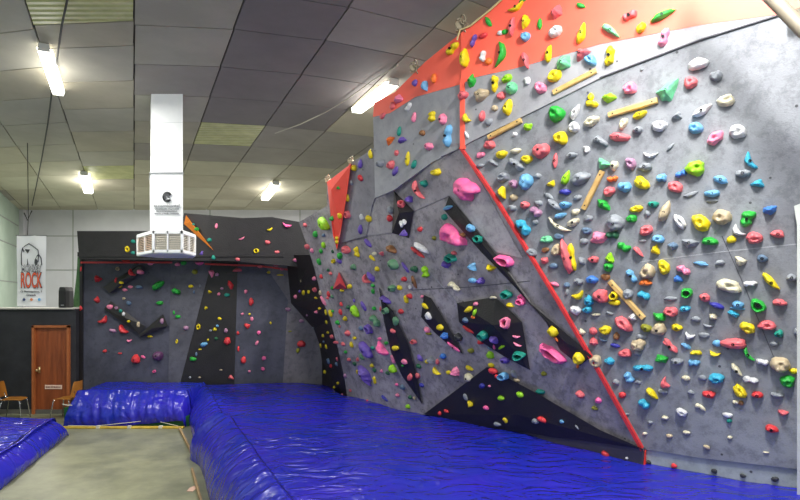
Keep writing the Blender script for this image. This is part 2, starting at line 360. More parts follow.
# far bouldering wall
ash = mat('ash_paint', (118, 114, 120), .6, rgb2=(92, 88, 94), scale=1.1, bump=.12, bscale=50, dots=.5)
far = empty('bouldering_wall', (-4.5, 13.5, 0), 'low black and slate bouldering wall with overhanging black header at the far end', 'climbing wall')
panel('slate_panel', WL, PTS('82,255 171,255 171,271 170,305 168,395 80,395'), bluegrey, far, 0, what='far1')
panel('slate_panel', WL, PTS('171,255 213,255 208,275 177,395 168,395'), slatep, far, .02, what='far2')
panel('black_panel', WL, PTS('213,255 238,255 238,275 234,395 177,395 208,275'), blackp, far, .01, what='far3')
panel('slate_panel', WL, PTS('238,255 258,255 288,300 282,396 234,395'), bluegrey, far, .025, what='far4')
panel('light_facet', WL, PTS('258,255 290,255 292,304 288,300'), ash, far, .05, what='far5')
panel('slate_panel', WL, PTS('288,300 292,302 314,329 319,343 322,361 322,398 282,396'), ash, far, .03, what='far5')
panel('black_post', WL, PTS('79.5,255 82.5,255 82.5,395 73,395 75,309 79.5,309'), blackp, far, .04, what='far0')
HB = PTS('77,231 180,231 184,213 243,218 272,217 300,222 312,258 314,268 230,261 79,259')
panel('black_header', WH, HB, blackp, far, 0, .25, what='head')
zb = WH.hit(79, 259).z
b = MB(); x0, x1 = WH.hit(78, 259).x, WH.hit(284, 262).x
b.box(((x0+x1)/2, 13.1, zb+.10), (x1-x0, .85, .10)); b.build('header_soffit', blackp, far)
strip('red_edge', [(WL.hit(u, v, .04), WL.n) for u, v in ((81, 262.5), (172, 262.5))], .02, redp, far, .02)
strip('red_edge', [(WL.hit(u, v, .04), WL.n) for u, v in ((205, 264), (260, 266), (290, 270))], .02, redp, far, .02)
# black folded strip joining the far wall to the tall wall
lc = PTS('286,255 291,303 314,329 319,343 322,361 322,398'); rc = PTS('309,255 322,299 330,319 338,349 345,381 349,412')
vs = [at_y(u, v, 13.42) for u, v in lc] + [W1.hit(u+1.5, v, -.02) for u, v in rc]; n = len(lc)
fs = [(i, i+n, i+n+1, i+1) for i in range(n-1)]
reg(vs, fs, 'fold'); vb = [p+Vector((0, .15, 0)) for p in vs]
allf = fs+[tuple(j+2*n for j in reversed(f)) for f in fs]+[(i+1+2*n, i+2*n, i, i+1)[::-1] for i in range(n-1)]
mesh('black_fold_panel', vs+vb, allf, blackp, far)
# bars and wedge on the far wall
for pts, lab in (('103,287 139,265 144,271 110,293', 'upper black angled bar volume on the far wall, rising to the right'),
                 ('111,301 145,326 139,334 104,309', 'middle black bar volume on the far wall, falling to the right'),
                 ('139,335 163,314 168,326 140,337', 'short black triangular bar volume at the right end of the middle bar')):
    P4 = PTS(pts); cu, cv = sum(p[0] for p in P4)/4, sum(p[1] for p in P4)/4
    volume('bar_volume', WL, P4, [(cu, cv, .16)], mat('black_volume_paint', (36, 32, 34), .35, mottle=.2), lab, what='bar', lift=.12, group='black bar volumes on the far wall')
volume('wedge_volume', WH, PTS('186,215 214,251 184,224'), [(190, 222, .12)], mat('orange_volume_paint', (232, 134, 44), .5, mottle=.12), 'long orange wedge volume pointing down on the black header beside the duct', what='ovol', lift=.05)
for nme in ('tin',): pass
BVH = BVHTree.FromPolygons(BV, BF)
def wall_hit(u, v):
    r = ray(u, v).normalized(); loc, nor, idx, d = BVH.ray_cast(EYEV, r)
    if loc is None:
        best = None
        for rad in (1.5, 3, 5, 8):
            for a in range(0, 360, 30):
                l2, n2, i2, d2 = BVH.ray_cast(EYEV, ray(u+rad*math.cos(math.radians(a)), v+rad*math.sin(math.radians(a))).normalized())
                if l2 is not None: best = (l2, n2, i2, rad, a); break
            if best: break
        if not best: return None
        loc, nor, idx = best[:3]
    if nor.dot(r) > 0: nor = -nor
    return loc, nor, BT[idx]
# ---------------------------------------------------------------- climbing holds
COLS = {'pk': ((250, 136, 170), 'pink'), 'hp': ((255, 104, 166), 'hot pink'), 'sp': ((232, 104, 112), 'coral pink'), 'rd': ((224, 54, 60), 'red'),
 'or': ((250, 120, 40), 'orange'), 'yl': ((236, 210, 16), 'yellow'), 'ly': ((150, 216, 22), 'lime green'), 'gn': ((30, 168, 52), 'green'),
 'lg': ((110, 205, 150), 'mint green'), 'dg': ((30, 96, 62), 'dark green'), 'mg': ((88, 138, 102), 'grey green'), 'te': ((14, 140, 122), 'teal'),
 'bl': ((58, 120, 205), 'blue'), 'lb': ((106, 172, 218), 'light blue'), 'cy': ((52, 170, 206), 'turquoise'), 'nv': ((50, 52, 160), 'navy blue'),
 'sb': ((96, 122, 150), 'slate blue'), 'pu': ((104, 78, 176), 'purple'), 'mv': ((176, 128, 160), 'mauve'), 'wh': ((226, 226, 228), 'white'),
 'cr': ((222, 214, 184), 'cream'), 'gy': ((140, 146, 154), 'grey'), 'dk': ((52, 54, 58), 'dark grey'), 'br': ((150, 100, 58), 'brown'),
 'tn': ((190, 172, 140), 'beige'), 'ol': ((140, 140, 30), 'olive'), 'pl': ((92, 50, 92), 'plum'), 'bk': ((30, 30, 32), 'black')}
HM = {k: mat('hold_'+v[1].replace(' ', '_'), v[0], .52, rgb2=tuple(int(x*.80+12) for x in v[0]), scale=9, bump=.25, bscale=60) for k, v in COLS.items()}
boltm = mat('hold_bolt_steel', (46, 46, 50), .35, metal=.8)
# x y long short angle colour type, in the units of each block: origin and scale
DATA = '''
@440 0 5
385 38 80 40 20 yl c
415 3 35 15 0 gn b
705 30 48 30 -40 gn p
585 62 62 65 0 sp t
430 108 75 48 75 yl t
500 120 60 30 85 gn p
363 135 90 35 80 sp p
243 110 60 32 -60 gn p
580 160 62 60 0 wh j
713 168 90 52 70 yl y
430 185 50 48 0 lb j
325 160 35 25 0 gn b
303 165 30 25 0 wh b
217 180 45 28 10 rd b
170 205 60 30 60 pu w
67 245 75 40 35 yl w
217 282 55 35 75 wh w
128 290 95 60 85 yl y
244 308 38 35 0 or b
310 268 115 55 80 gn c
432 305 85 42 -80 sp y
547 268 80 42 75 yl y
712 270 75 65 40 sp t
755 303 75 45 -55 lb j
620 315 75 80 0 lg t
578 380 62 65 -40 yl j
160 408 75 42 75 gn t
277 418 85 40 80 yl w
337 395 58 35 15 ly j
438 405 35 40 0 wh w
362 442 62 58 0 lg b
505 440 65 55 -40 pk j
212 475 75 60 0 tn b
120 478 50 45 0 sp b
310 478 40 45 0 sp j
755 485 35 40 0 yl p
@440 100 5
20 98 60 32 80 pk p
45 180 105 48 80 lb w
135 93 55 45 -60 yl c
135 175 40 20 -70 wh p
215 80 55 42 80 sp y
245 110 40 38 0 gy b
275 42 32 32 0 tn b
343 38 80 55 75 yl p
585 72 90 75 -45 gn j
680 60 75 48 60 wh y
672 138 55 55 0 wh j
760 108 75 50 15 cr j
760 20 60 42 -30 yl w
440 135 48 45 0 ly t
375 173 35 30 0 wh t
252 225 50 50 0 sp j
205 275 45 35 0 pk w
607 190 68 70 0 yl j
790 198 40 40 0 gy b
735 247 35 38 0 wh w
660 278 50 35 0 gy b
310 273 60 42 0 yl b
383 255 55 35 0 cr p
437 297 55 45 0 yl j
510 255 80 78 0 sp b
577 303 78 30 85 sp p
268 312 55 35 -40 gy p
205 328 35 28 0 gy p
385 322 95 50 -45 gy w
318 388 65 50 0 gy j
435 408 72 78 0 lb b
370 420 52 38 -35 mv b
490 380 38 35 0 gy t
558 420 48 38 0 yl t
632 390 80 40 65 ly p
705 392 95 65 25 gy b
628 460 55 32 -10 nv b
315 465 70 50 -70 yl y
372 488 40 35 0 tn b
545 480 60 28 -40 gy p
690 488 40 30 0 gy b
140 440 132 132 0 hp s
@440 200 5
365 40 40 35 0 gy b
427 25 42 45 0 sp b
482 58 62 55 -50 mv w
495 15 40 35 0 gy t
478 110 28 28 0 gy b
420 135 95 60 -50 cy w
575 25 100 40 -45 gy p
628 25 60 38 0 lb b
680 58 40 32 0 cr b
603 78 62 35 10 lb p
595 130 125 35 -38 cr c
668 113 65 38 15 cr b
743 92 42 35 0 gy b
735 153 50 38 -15 sb j
595 183 45 35 0 sb j
722 205 42 30 0 gy b
535 198 60 42 -5 lg j
460 262 58 42 -40 gy j
528 250 35 30 0 br j
585 250 65 45 70 tn j
636 288 175 62 -80 sp p
662 285 165 34 -82 yl w
525 302 45 38 -30 sp t
568 330 50 28 0 sb b
770 297 52 38 0 sp b
712 305 40 45 0 gy t
695 408 45 38 0 gy b
762 398 58 45 10 bl b
692 468 65 45 20 ly c
575 420 45 25 -25 pk p
637 460 35 20 85 gy p
635 425 30 28 0 sb b
155 142 45 42 0 lb b
193 197 48 42 -20 te r
330 300 95 55 -35 hp r
65 175 160 160 0 hp h
118 175 35 28 0 br b
40 38 65 25 5 lb p
72 265 30 22 0 sp b
60 290 58 45 -40 te r
35 320 45 45 0 pu t
165 333 48 48 0 lb t
257 340 45 42 0 yl t
167 402 40 35 -20 lb p
207 403 52 45 15 pu t
75 430 65 35 -45 cr w
340 470 50 48 0 te r
410 487 40 30 -50 hp r
265 488 35 15 0 cr b
@440 300 5
410 5 42 38 -30 hp r
350 25 45 35 -25 yl t
145 48 55 30 35 yl p
175 62 38 18 75 ly p
180 20 25 20 0 pk b
167 85 18 20 0 or b
130 100 32 30 0 sb b
143 148 65 25 -40 rd p
330 115 62 48 70 pk r
222 172 50 50 0 te r
275 195 50 40 -40 pu t
382 182 45 18 -5 pk c
387 222 48 18 -25 pk c
310 235 42 20 30 ly p
272 235 28 12 85 hp p
395 275 70 45 0 te r
250 240 30 15 -30 sb p
255 275 38 38 0 ly b
205 210 30 28 0 rd b
157 253 30 30 0 ol b
28 175 40 40 0 bl t
70 235 85 20 -40 hp p
98 185 48 35 90 dk j
18 280 35 30 0 bl b
330 298 45 38 0 pu b
572 152 55 45 85 yl j
583 195 30 12 -70 or p
567 265 145 60 -45 hp r
697 288 60 52 75 yl j
690 330 30 12 75 or p
80 357 65 48 50 pk t
45 362 25 22 0 yl b
148 340 40 25 -20 yl b
150 385 45 45 0 cr b
258 325 30 25 -20 yl b
265 355 45 32 -20 rd b
290 385 35 22 -50 rd p
320 380 55 40 0 lb r
372 370 45 30 -75 gy p
385 400 30 20 0 tn b
520 368 30 25 0 ol b
212 428 30 28 0 nv b
248 430 15 12 0 pk b
130 485 40 22 -80 gy p
308 490 32 25 0 ly b
402 473 32 32 0 ly b
502 458 48 28 0 te b
705 470 45 38 -80 sp p
680 50 55 45 -60 wh j
745 10 45 40 0 cy b
740 48 45 42 0 cy b
782 73 40 20 0 cr p
710 160 38 38 0 cr t
767 155 38 38 0 sp b
768 207 48 50 0 sp t
780 305 60 65 0 tn j
@540 280 5
192 75 65 50 25 yl c
243 100 55 55 -30 cy t
305 80 75 75 0 sp b
370 78 50 42 90 yl r
375 113 60 28 0 yl b
442 68 48 55 0 gy j
207 150 10 10 0 gy b
420 220 100 60 -50 sp j
465 185 45 45 0 wh t
328 250 60 48 0 yl j
383 280 45 32 80 br p
315 295 45 25 -30 sb c
377 327 52 25 -15 nv p
427 365 60 48 0 sp j
350 405 50 45 0 cy t
350 165 35 18 -20 gy p
297 -212 85 70 0 pk t
@600 0 5
150 80 75 45 15 sp w
315 78 115 45 15 gn p
58 155 110 45 -50 lg y
208 140 60 48 70 yl p
52 280 105 50 85 yl w
322 190 95 50 75 pk w
490 322 85 65 0 wh j
153 442 62 65 0 pk j
455 415 58 65 0 sp j
342 455 125 95 60 lg t
47 490 65 55 0 ly t
210 348 14 14 0 gy b
582 380 55 58 0 gy j
630 505 80 60 20 cr j
@600 100 5
200 75 62 40 20 yl b
118 118 65 35 65 cr j
190 150 45 38 0 gy b
298 130 75 55 -5 wh j
100 187 92 48 -10 sp b
388 80 50 45 20 gy t
480 142 65 60 0 lb j
510 55 100 48 25 wh p
15 210 65 35 -50 gy p
353 235 45 22 45 gy p
18 320 70 55 -40 lg t
252 275 65 35 -10 wh c
73 328 42 48 0 cr b
155 318 65 50 -50 mv j
225 335 65 45 15 gy b
65 395 48 38 0 or w
208 415 80 60 -60 yl b
310 390 50 50 0 lb w
408 368 55 42 15 bl w
378 435 75 55 -55 sp j
478 342 90 78 0 ly j
125 435 62 58 0 lb b
48 458 58 50 60 sp j
455 472 70 28 15 gy p
@700 100 5
190 160 80 70 0 wh j
78 190 78 60 50 pk j
252 305 105 48 -65 cy c
215 368 60 42 0 gy b
290 418 60 48 0 cy t
103 398 70 38 -25 lb b
60 468 65 42 -5 lb b
@600 200 5
20 25 75 50 -40 gn t
80 112 80 85 0 gy b
183 45 60 38 0 yl j
160 93 55 42 0 gn b
268 22 48 38 0 te b
240 68 28 35 0 gy b
325 60 115 55 70 tn p
400 108 90 40 -65 wh j
505 115 95 75 -60 yl j
232 152 62 55 15 sp j
65 175 60 50 0 dg w
292 195 55 48 -10 lb j
215 203 30 12 0 wh b
278 250 58 48 80 yl t
365 230 50 45 0 sb t
450 215 88 52 -10 gy t
195 260 65 35 -50 sp y
120 235 65 50 -40 gn w
50 290 60 48 85 ly t
43 335 48 48 0 gn b
160 378 75 40 -60 lb w
240 358 72 75 0 tn j
228 413 55 38 0 or b
320 335 75 55 -70 yl j
418 350 62 48 -40 pk w
390 395 50 45 -10 bl t
505 318 65 28 -10 lb p
28 385 48 32 0 br j
220 475 60 50 -20 cy w
435 465 55 55 0 gn r
355 492 60 25 0 gy p
@700 200 5
60 3 50 18 0 gy b
112 85 80 85 0 tn j
237 92 90 70 75 gn w
350 50 65 60 0 bl t
190 155 70 45 -50 wh c
158 198 38 40 0 yl b
272 190 68 65 0 sp j
388 170 60 42 -20 sp b
50 207 68 48 -5 gn b
203 305 60 50 -30 cr t
100 312 40 32 0 gy w
312 292 45 42 0 sb b
358 410 110 50 -50 yl y
145 430 110 72 -20 cr j
250 418 55 38 0 wh w
458 387 42 38 0 gy b
25 487 50 45 0 sp b
@600 300 5
233 140 50 45 -10 ol b
297 145 68 72 0 tn b
298 85 62 48 -40 gn t
355 58 62 58 -10 sp j
425 42 48 35 0 cy b
385 137 52 38 -15 yl b
448 178 45 42 -20 wh c
210 182 45 30 0 gy b
195 222 65 68 0 tn b
188 265 35 28 0 gy b
352 228 90 40 -50 sp w
432 230 50 32 -30 lb p
480 262 50 32 0 yl w
308 295 65 48 -15 gn t
385 305 50 42 0 gy b
470 312 50 45 0 lb w
215 338 90 42 5 cy w
145 385 58 50 -70 lb w
192 410 28 25 0 gy b
82 410 48 30 -30 gy t
327 415 58 52 -60 sp c
315 457 45 25 -10 gy b
263 467 70 48 -50 yl y
430 390 38 28 0 cr b
112 475 35 32 0 rd b
480 95 40 30 0 gy b
455 462 40 25 -20 gy t
@700 300 5
88 28 62 40 -25 nv p
190 22 55 38 -10 lb b
188 42 60 18 -10 lb p
168 68 65 30 -30 cy t
290 28 75 65 90 gn r
398 12 60 38 -10 sp b
65 82 42 38 0 cr t
42 128 42 22 -10 gy c
20 175 45 28 0 gy j
238 138 70 58 -50 yl j
335 125 70 58 0 sp j
395 168 40 42 0 te b
372 218 35 25 0 gy b
85 215 38 32 -30 lb b
168 217 110 62 -3 sp b
240 270 75 35 -65 gn c
72 267 48 35 -15 yl c
312 308 52 38 -15 wh w
402 320 82 85 0 tn j
470 355 40 32 0 yl b
185 350 80 35 -55 cr y
438 405 70 58 80 gn j
252 397 65 38 -15 wh w
82 390 62 60 0 cy j
200 455 85 45 -60 yl j
45 470 62 38 -10 rd b
288 472 48 38 0 rd b
385 475 55 30 0 gy b
12 388 35 30 0 gy b
485 155 40 25 90 gy b
3 265 18 12 90 yl b
@600 400 5
222 18 60 50 -40 cy w
410 60 52 40 -30 wh j
325 88 28 22 0 cr b
252 112 28 25 0 gy t
225 167 22 15 0 cr b
347 180 28 22 0 tn b
432 162 30 22 0 cr b
490 28 25 25 0 cr b
-5 2 30 30 0 hp b
370 328 26 24 0 rd b
245 310 20 20 0 dk b
135 70 25 15 0 gy p
-25 40 28 22 0 ol b
-190 107 20 20 0 lb b
-115 135 30 8 -60 gy p
28 270 38 28 -70 rd b
135 290 12 12 0 wh b
@700 400 5
12 40 45 22 -50 cr p
138 75 45 25 0 wh b
147 103 25 22 0 te b
180 10 30 22 0 cr b
205 15 25 25 0 br b
415 62 50 38 0 sp t
360 142 55 42 -10 rd b
150 187 22 18 0 cr b
35 235 32 25 -40 tn p
330 262 25 10 0 cr b
72 355 28 25 0 dk j
215 378 24 22 0 dk j
375 395 32 28 0 dk j
@300 140 5
305 118 45 28 75 pu p
355 72 45 25 85 yl p
272 140 32 32 0 yl b
305 190 38 28 -75 rd p
192 240 25 20 0 gn t
240 290 38 22 80 yl p
125 418 85 50 -65 ly b
162 392 30 28 90 gn t
200 378 30 25 90 yl b
240 373 42 35 90 sp r
28 425 22 22 0 sp b
80 470 32 28 90 gn b
120 476 22 18 0 sb b
310 385 35 22 85 wh j
345 393 38 28 85 yl b
305 445 50 28 80 pu p
187 490 22 20 0 yl b
485 65 30 22 90 sp b
408 118 40 40 0 gy b
540 95 75 30 80 yl p
573 122 48 30 65 te p
460 125 48 35 70 sp j
480 155 50 30 60 pu p
650 33 42 42 0 pk b
685 160 52 40 0 yl j
623 218 48 38 -35 te t
592 250 100 40 -75 sp c
550 295 42 42 -40 pu t
508 325 42 38 0 sp r
455 350 38 32 90 gy b
452 390 35 30 90 rd b
515 413 42 40 30 wh w
522 463 45 38 0 pu t
602 445 28 25 90 rd b
725 385 35 30 90 te b
673 490 22 22 0 ol b
258 215 25 14 90 gy b
@360 40 4.545
338 175 45 28 85 or p
252 195 35 28 80 pu p
300 212 50 38 -75 lb y
180 270 50 38 30 pk t
150 300 35 25 60 sp b
105 345 35 22 20 sp b
222 305 42 28 40 wh w
248 352 45 25 80 pk p
332 348 50 35 80 yl w
382 360 52 35 85 pk b
285 423 28 28 0 br b
180 415 48 22 80 te p
195 455 38 35 0 pu t
142 455 50 30 40 or t
@300 240 5
38 32 30 28 -50 sp b
62 53 22 20 90 pk b
120 25 32 25 90 ly b
107 55 28 20 90 gn b
98 108 35 25 90 gn b
165 57 18 14 90 dg b
170 105 25 22 85 yl r
202 78 35 32 90 gn b
198 103 40 28 -60 pu t
238 48 48 40 -60 sp j
288 58 55 30 85 yl w
343 15 55 28 -60 pu p
187 10 20 20 0 yl b
363 90 42 22 -45 yl p
375 70 32 20 0 cr b
410 68 32 28 0 sp t
462 45 60 38 -45 br b
388 145 30 25 0 yl b
473 120 58 50 -45 mg b
270 135 35 30 0 mg b
530 138 60 22 -65 pu p
575 145 40 38 0 dg w
615 40 90 35 -45 wh p
590 62 95 28 -40 rd p
632 160 60 40 85 ly w
775 225 10 10 0 cr b
155 167 18 18 0 sp b
142 150 16 16 0 dg b
108 182 22 18 90 rd b
212 252 28 16 0 yl b
250 232 32 25 0 yl b
335 198 48 40 -60 sp c
360 185 65 30 -60 pu t
367 228 22 20 0 gn b
367 255 28 20 90 gn b
465 240 42 38 0 mg b
523 195 32 26 0 rd b
502 238 28 25 90 yl b
572 210 75 25 -80 br p
552 235 25 18 90 wh w
430 298 80 35 -35 pu t
533 295 45 28 90 yl w
550 280 30 28 0 rd b
613 283 18 18 0 pk b
628 330 42 25 -50 yl p
320 330 58 28 -70 pu p
280 355 70 38 -65 ly b
243 335 22 22 0 dg b
272 302 20 12 90 pu b
208 320 22 16 90 rd b
205 360 32 20 90 rd b
373 342 25 20 0 gn b
405 345 28 14 90 sp p
430 355 38 35 0 mg r
507 357 30 28 0 rd b
480 405 50 30 90 mg b
382 402 70 45 -50 mg w
350 443 55 35 -75 pu r
307 440 25 22 90 sb b
228 393 28 24 90 yl b
190 412 25 25 0 gn b
155 365 38 22 90 yl b
132 360 32 16 90 yl p
135 410 25 14 90 yl b
165 355 16 14 90 gn b
240 465 38 38 30 sp t
275 490 22 18 0 yl b
400 493 28 15 0 hp b
645 380 38 35 90 wh j
703 437 35 32 0 yl b
638 448 42 35 -60 pk t
645 468 35 14 0 ol b
467 455 30 25 -20 sp b
145 270 30 18 90 rd b
140 290 20 16 0 sp b
163 240 20 16 90 gn b
163 283 18 18 0 mg b
120 305 60 20 -70 pk p
75 192 32 28 0 pk w
78 248 30 30 0 sp b
15 262 32 12 90 nv b
25 265 28 14 90 or b
45 260 20 15 90 yl b
103 265 28 16 90 tn b
82 290 25 14 -20 yl p
100 342 20 14 0 yl b
82 360 25 18 0 pk w
118 478 20 16 90 yl b
142 462 16 14 0 yl b
163 482 25 25 0 sp b
200 432 14 10 90 sp b
@300 340 5
182 12 35 20 0 sp w
218 20 22 22 0 sp b
260 22 30 22 90 yl b
335 45 100 52 -55 pu b
415 45 95 55 -55 hp t
365 40 25 20 0 te b
432 15 28 18 0 gn b
480 40 38 30 0 yl b
468 95 50 25 90 pk w
523 108 32 28 0 pk b
515 128 15 10 0 gn b
470 143 45 38 90 ly b
552 185 45 25 75 sp p
592 178 30 25 90 sp b
570 8 35 28 0 sp r
602 90 42 30 -50 pu t
660 98 45 45 0 gy t
690 108 30 22 90 sp p
635 107 22 15 90 yl b
685 155 50 32 -55 yl c
595 130 28 25 0 dg b
610 225 25 22 0 nv b
485 222 18 16 0 hp b
515 235 30 25 90 sb b
490 275 20 20 0 pk b
552 285 22 22 0 dg b
575 290 18 14 90 tn b
542 332 25 24 0 ly b
425 290 40 20 -40 nv p
330 170 128 60 -60 pu t
362 128 22 20 90 yl b
375 150 25 20 90 dg b
375 200 38 22 90 yl w
440 165 25 20 0 dg b
410 155 20 14 90 pk b
310 85 45 25 -55 mg t
290 97 22 16 90 sp b
275 118 22 22 0 dg b
247 98 25 18 0 sp b
230 60 20 18 0 gn b
228 177 20 18 90 mv b
288 158 22 12 90 yl b
253 252 16 14 0 sp b
340 310 28 18 -70 rd b
212 272 16 10 0 pk b
192 215 16 16 0 yl b
175 237 18 14 0 yl b
157 130 20 18 0 rd b
185 120 22 18 90 sb b
145 105 30 25 90 sb w
187 95 20 12 90 sp b
125 160 22 14 90 yl b
105 28 25 12 90 yl b
133 32 25 14 90 yl b
120 8 18 14 0 sb b
7 20 40 38 0 rd b
733 355 25 18 -20 rd b
700 365 22 18 90 rd b
@440 400 5
152 20 42 35 90 yl c
232 38 28 24 0 hp b
288 120 38 22 -5 gy b
328 100 30 25 -60 yl w
478 105 32 28 0 gy b
510 97 42 32 -10 rd b
425 190 38 28 80 rd b
558 233 20 18 0 gy b
@70 205 5
288 222 35 22 90 yl r
317 183 25 18 0 te b
317 240 25 18 0 te b
278 280 50 18 -10 rd t
403 292 28 22 0 pk b
140 370 42 38 0 rd t
310 340 42 35 -50 rd c
352 335 35 30 0 pk w
442 403 75 40 40 gn p
240 320 20 20 0 tn r
135 475 38 35 -30 rd t
257 388 22 15 0 yl b
250 408 30 14 20 yl p
230 375 28 12 90 rd p
275 425 25 16 0 pk b
303 410 28 14 0 pk b
345 410 35 20 0 sb b
270 468 16 16 0 tn b
55 320 28 10 90 rd t
450 490 38 20 0 gn b
330 290 25 22 0 dk b
@70 295 5
200 60 28 28 0 pk b
232 65 18 16 0 mv b
253 80 18 16 0 te b
268 95 20 16 90 wh b
293 132 16 14 0 yl b
342 148 30 16 90 tn b
168 125 58 40 35 rd c
215 178 40 22 -15 mv w
268 172 58 45 -45 rd c
175 280 22 16 0 rd b
250 292 20 10 0 rd b
298 228 25 22 0 pk c
332 320 50 42 90 rd b
367 310 25 14 -20 hp b
442 305 60 48 0 pl b
422 382 18 16 90 hp r
400 207 30 14 0 yl p
460 130 28 20 90 mv b
55 65 30 16 90 rd t
295 40 25 22 0 sb b
@160 205 5
282 105 28 18 85 pk p
408 168 35 14 25 pk c
482 230 28 28 0 yl r
388 272 22 20 0 sp b
182 122 25 20 0 gn b
165 98 12 12 0 te b
247 175 25 20 0 te b
210 243 28 25 90 pu t
268 262 28 20 90 te b
197 292 50 22 0 hp t
120 290 30 22 0 gn b
88 297 28 20 0 pk b
257 340 45 32 -60 pk t
285 348 20 18 0 mv b
388 325 55 22 0 sp t
175 335 30 25 0 ol b
155 407 25 18 0 yl b
83 432 48 35 -20 gn w
248 435 22 20 0 yl t
295 445 16 16 0 pk b
335 450 28 20 0 te b
352 400 48 30 -65 rd t
430 433 20 18 90 pk b
200 405 18 10 90 gy b
170 435 16 10 90 sb b
310 418 16 14 0 mv b
@160 295 5
230 65 20 20 0 yl t
193 160 30 22 90 yl r
298 118 20 16 0 yl b
287 155 14 14 0 lb b
275 172 18 18 0 yl b
252 178 14 14 0 gy b
330 178 22 20 90 mv b
337 230 38 35 90 rd b
220 247 35 25 10 lb b
85 232 24 12 90 yl r
90 108 25 18 0 gn b
70 88 20 10 90 gn b
165 320 35 22 0 gn b
182 295 20 12 90 sb b
355 412 32 25 -30 sp t
435 155 38 28 -50 rd t
457 33 40 30 90 rd p
460 120 22 16 90 pk b
412 95 16 14 0 pk b
448 95 12 12 0 yl b
490 188 16 14 0 pk b
390 190 20 14 90 rd b
392 270 28 12 90 rd b
418 325 35 28 90 rd b
447 382 14 14 0 pk b
487 240 22 14 90 sp b
200 272 18 8 0 yl b
240 225 12 12 0 yl b
282 218 20 18 0 dg b
150 412 14 12 0 gy b
198 412 14 10 0 tn b
305 375 16 8 0 tn b
130 165 28 22 0 mv b
@250 205 5
100 122 30 20 20 yl c
185 102 45 28 -15 hp c
88 187 28 20 0 sp b
135 236 28 18 0 sp b
228 275 25 25 0 pk w
130 300 32 16 0 pk r
52 308 35 18 0 sp p
160 320 22 16 0 sp b
95 337 20 16 0 yl b
152 350 35 12 0 yl p
328 148 5 5 0 gn b
258 380 16 10 90 tn b
230 458 20 20 0 pk b
250 432 16 14 90 pu b
270 438 25 18 90 yl b
290 432 18 16 0 yl b
@250 295 5
103 140 16 10 90 yl b
45 188 22 18 90 hp b
35 240 25 16 60 pk b
70 316 24 20 90 hp b
65 370 20 18 90 hp b
190 72 30 20 0 mv b
257 130 25 18 0 mv b
240 278 28 18 75 ol b
200 182 20 8 0 ol b
287 100 14 12 0 mv b
318 162 16 10 0 gy b
'''
HOLDS = []
org = (0, 0, 1)
for ln in DATA.strip().splitlines():
    if ln[0] == '@': a = ln[1:].split(); org = (float(a[0]), float(a[1]), float(a[2])); continue
    a = ln.split(); L_, S_ = float(a[2])/org[2], float(a[3])/org[2]; ang = float(a[4])
    if S_ > L_: L_, S_ = S_, L_; ang += 90
    HOLDS.append(dict(u=org[0]+float(a[0])/org[2], v=org[1]+float(a[1])/org[2], L=L_, S=S_, a=ang, c=a[5], t=a[6]))
uniq = []
for h in sorted(HOLDS, key=lambda h: -h['L']*h['S']):
    if h['L'] < 1.3: continue
    if any(math.hypot(h['u']-k['u'], h['v']-k['v']) < 1.6 for k in uniq): continue
    uniq.append(h)
HOLDS = uniq

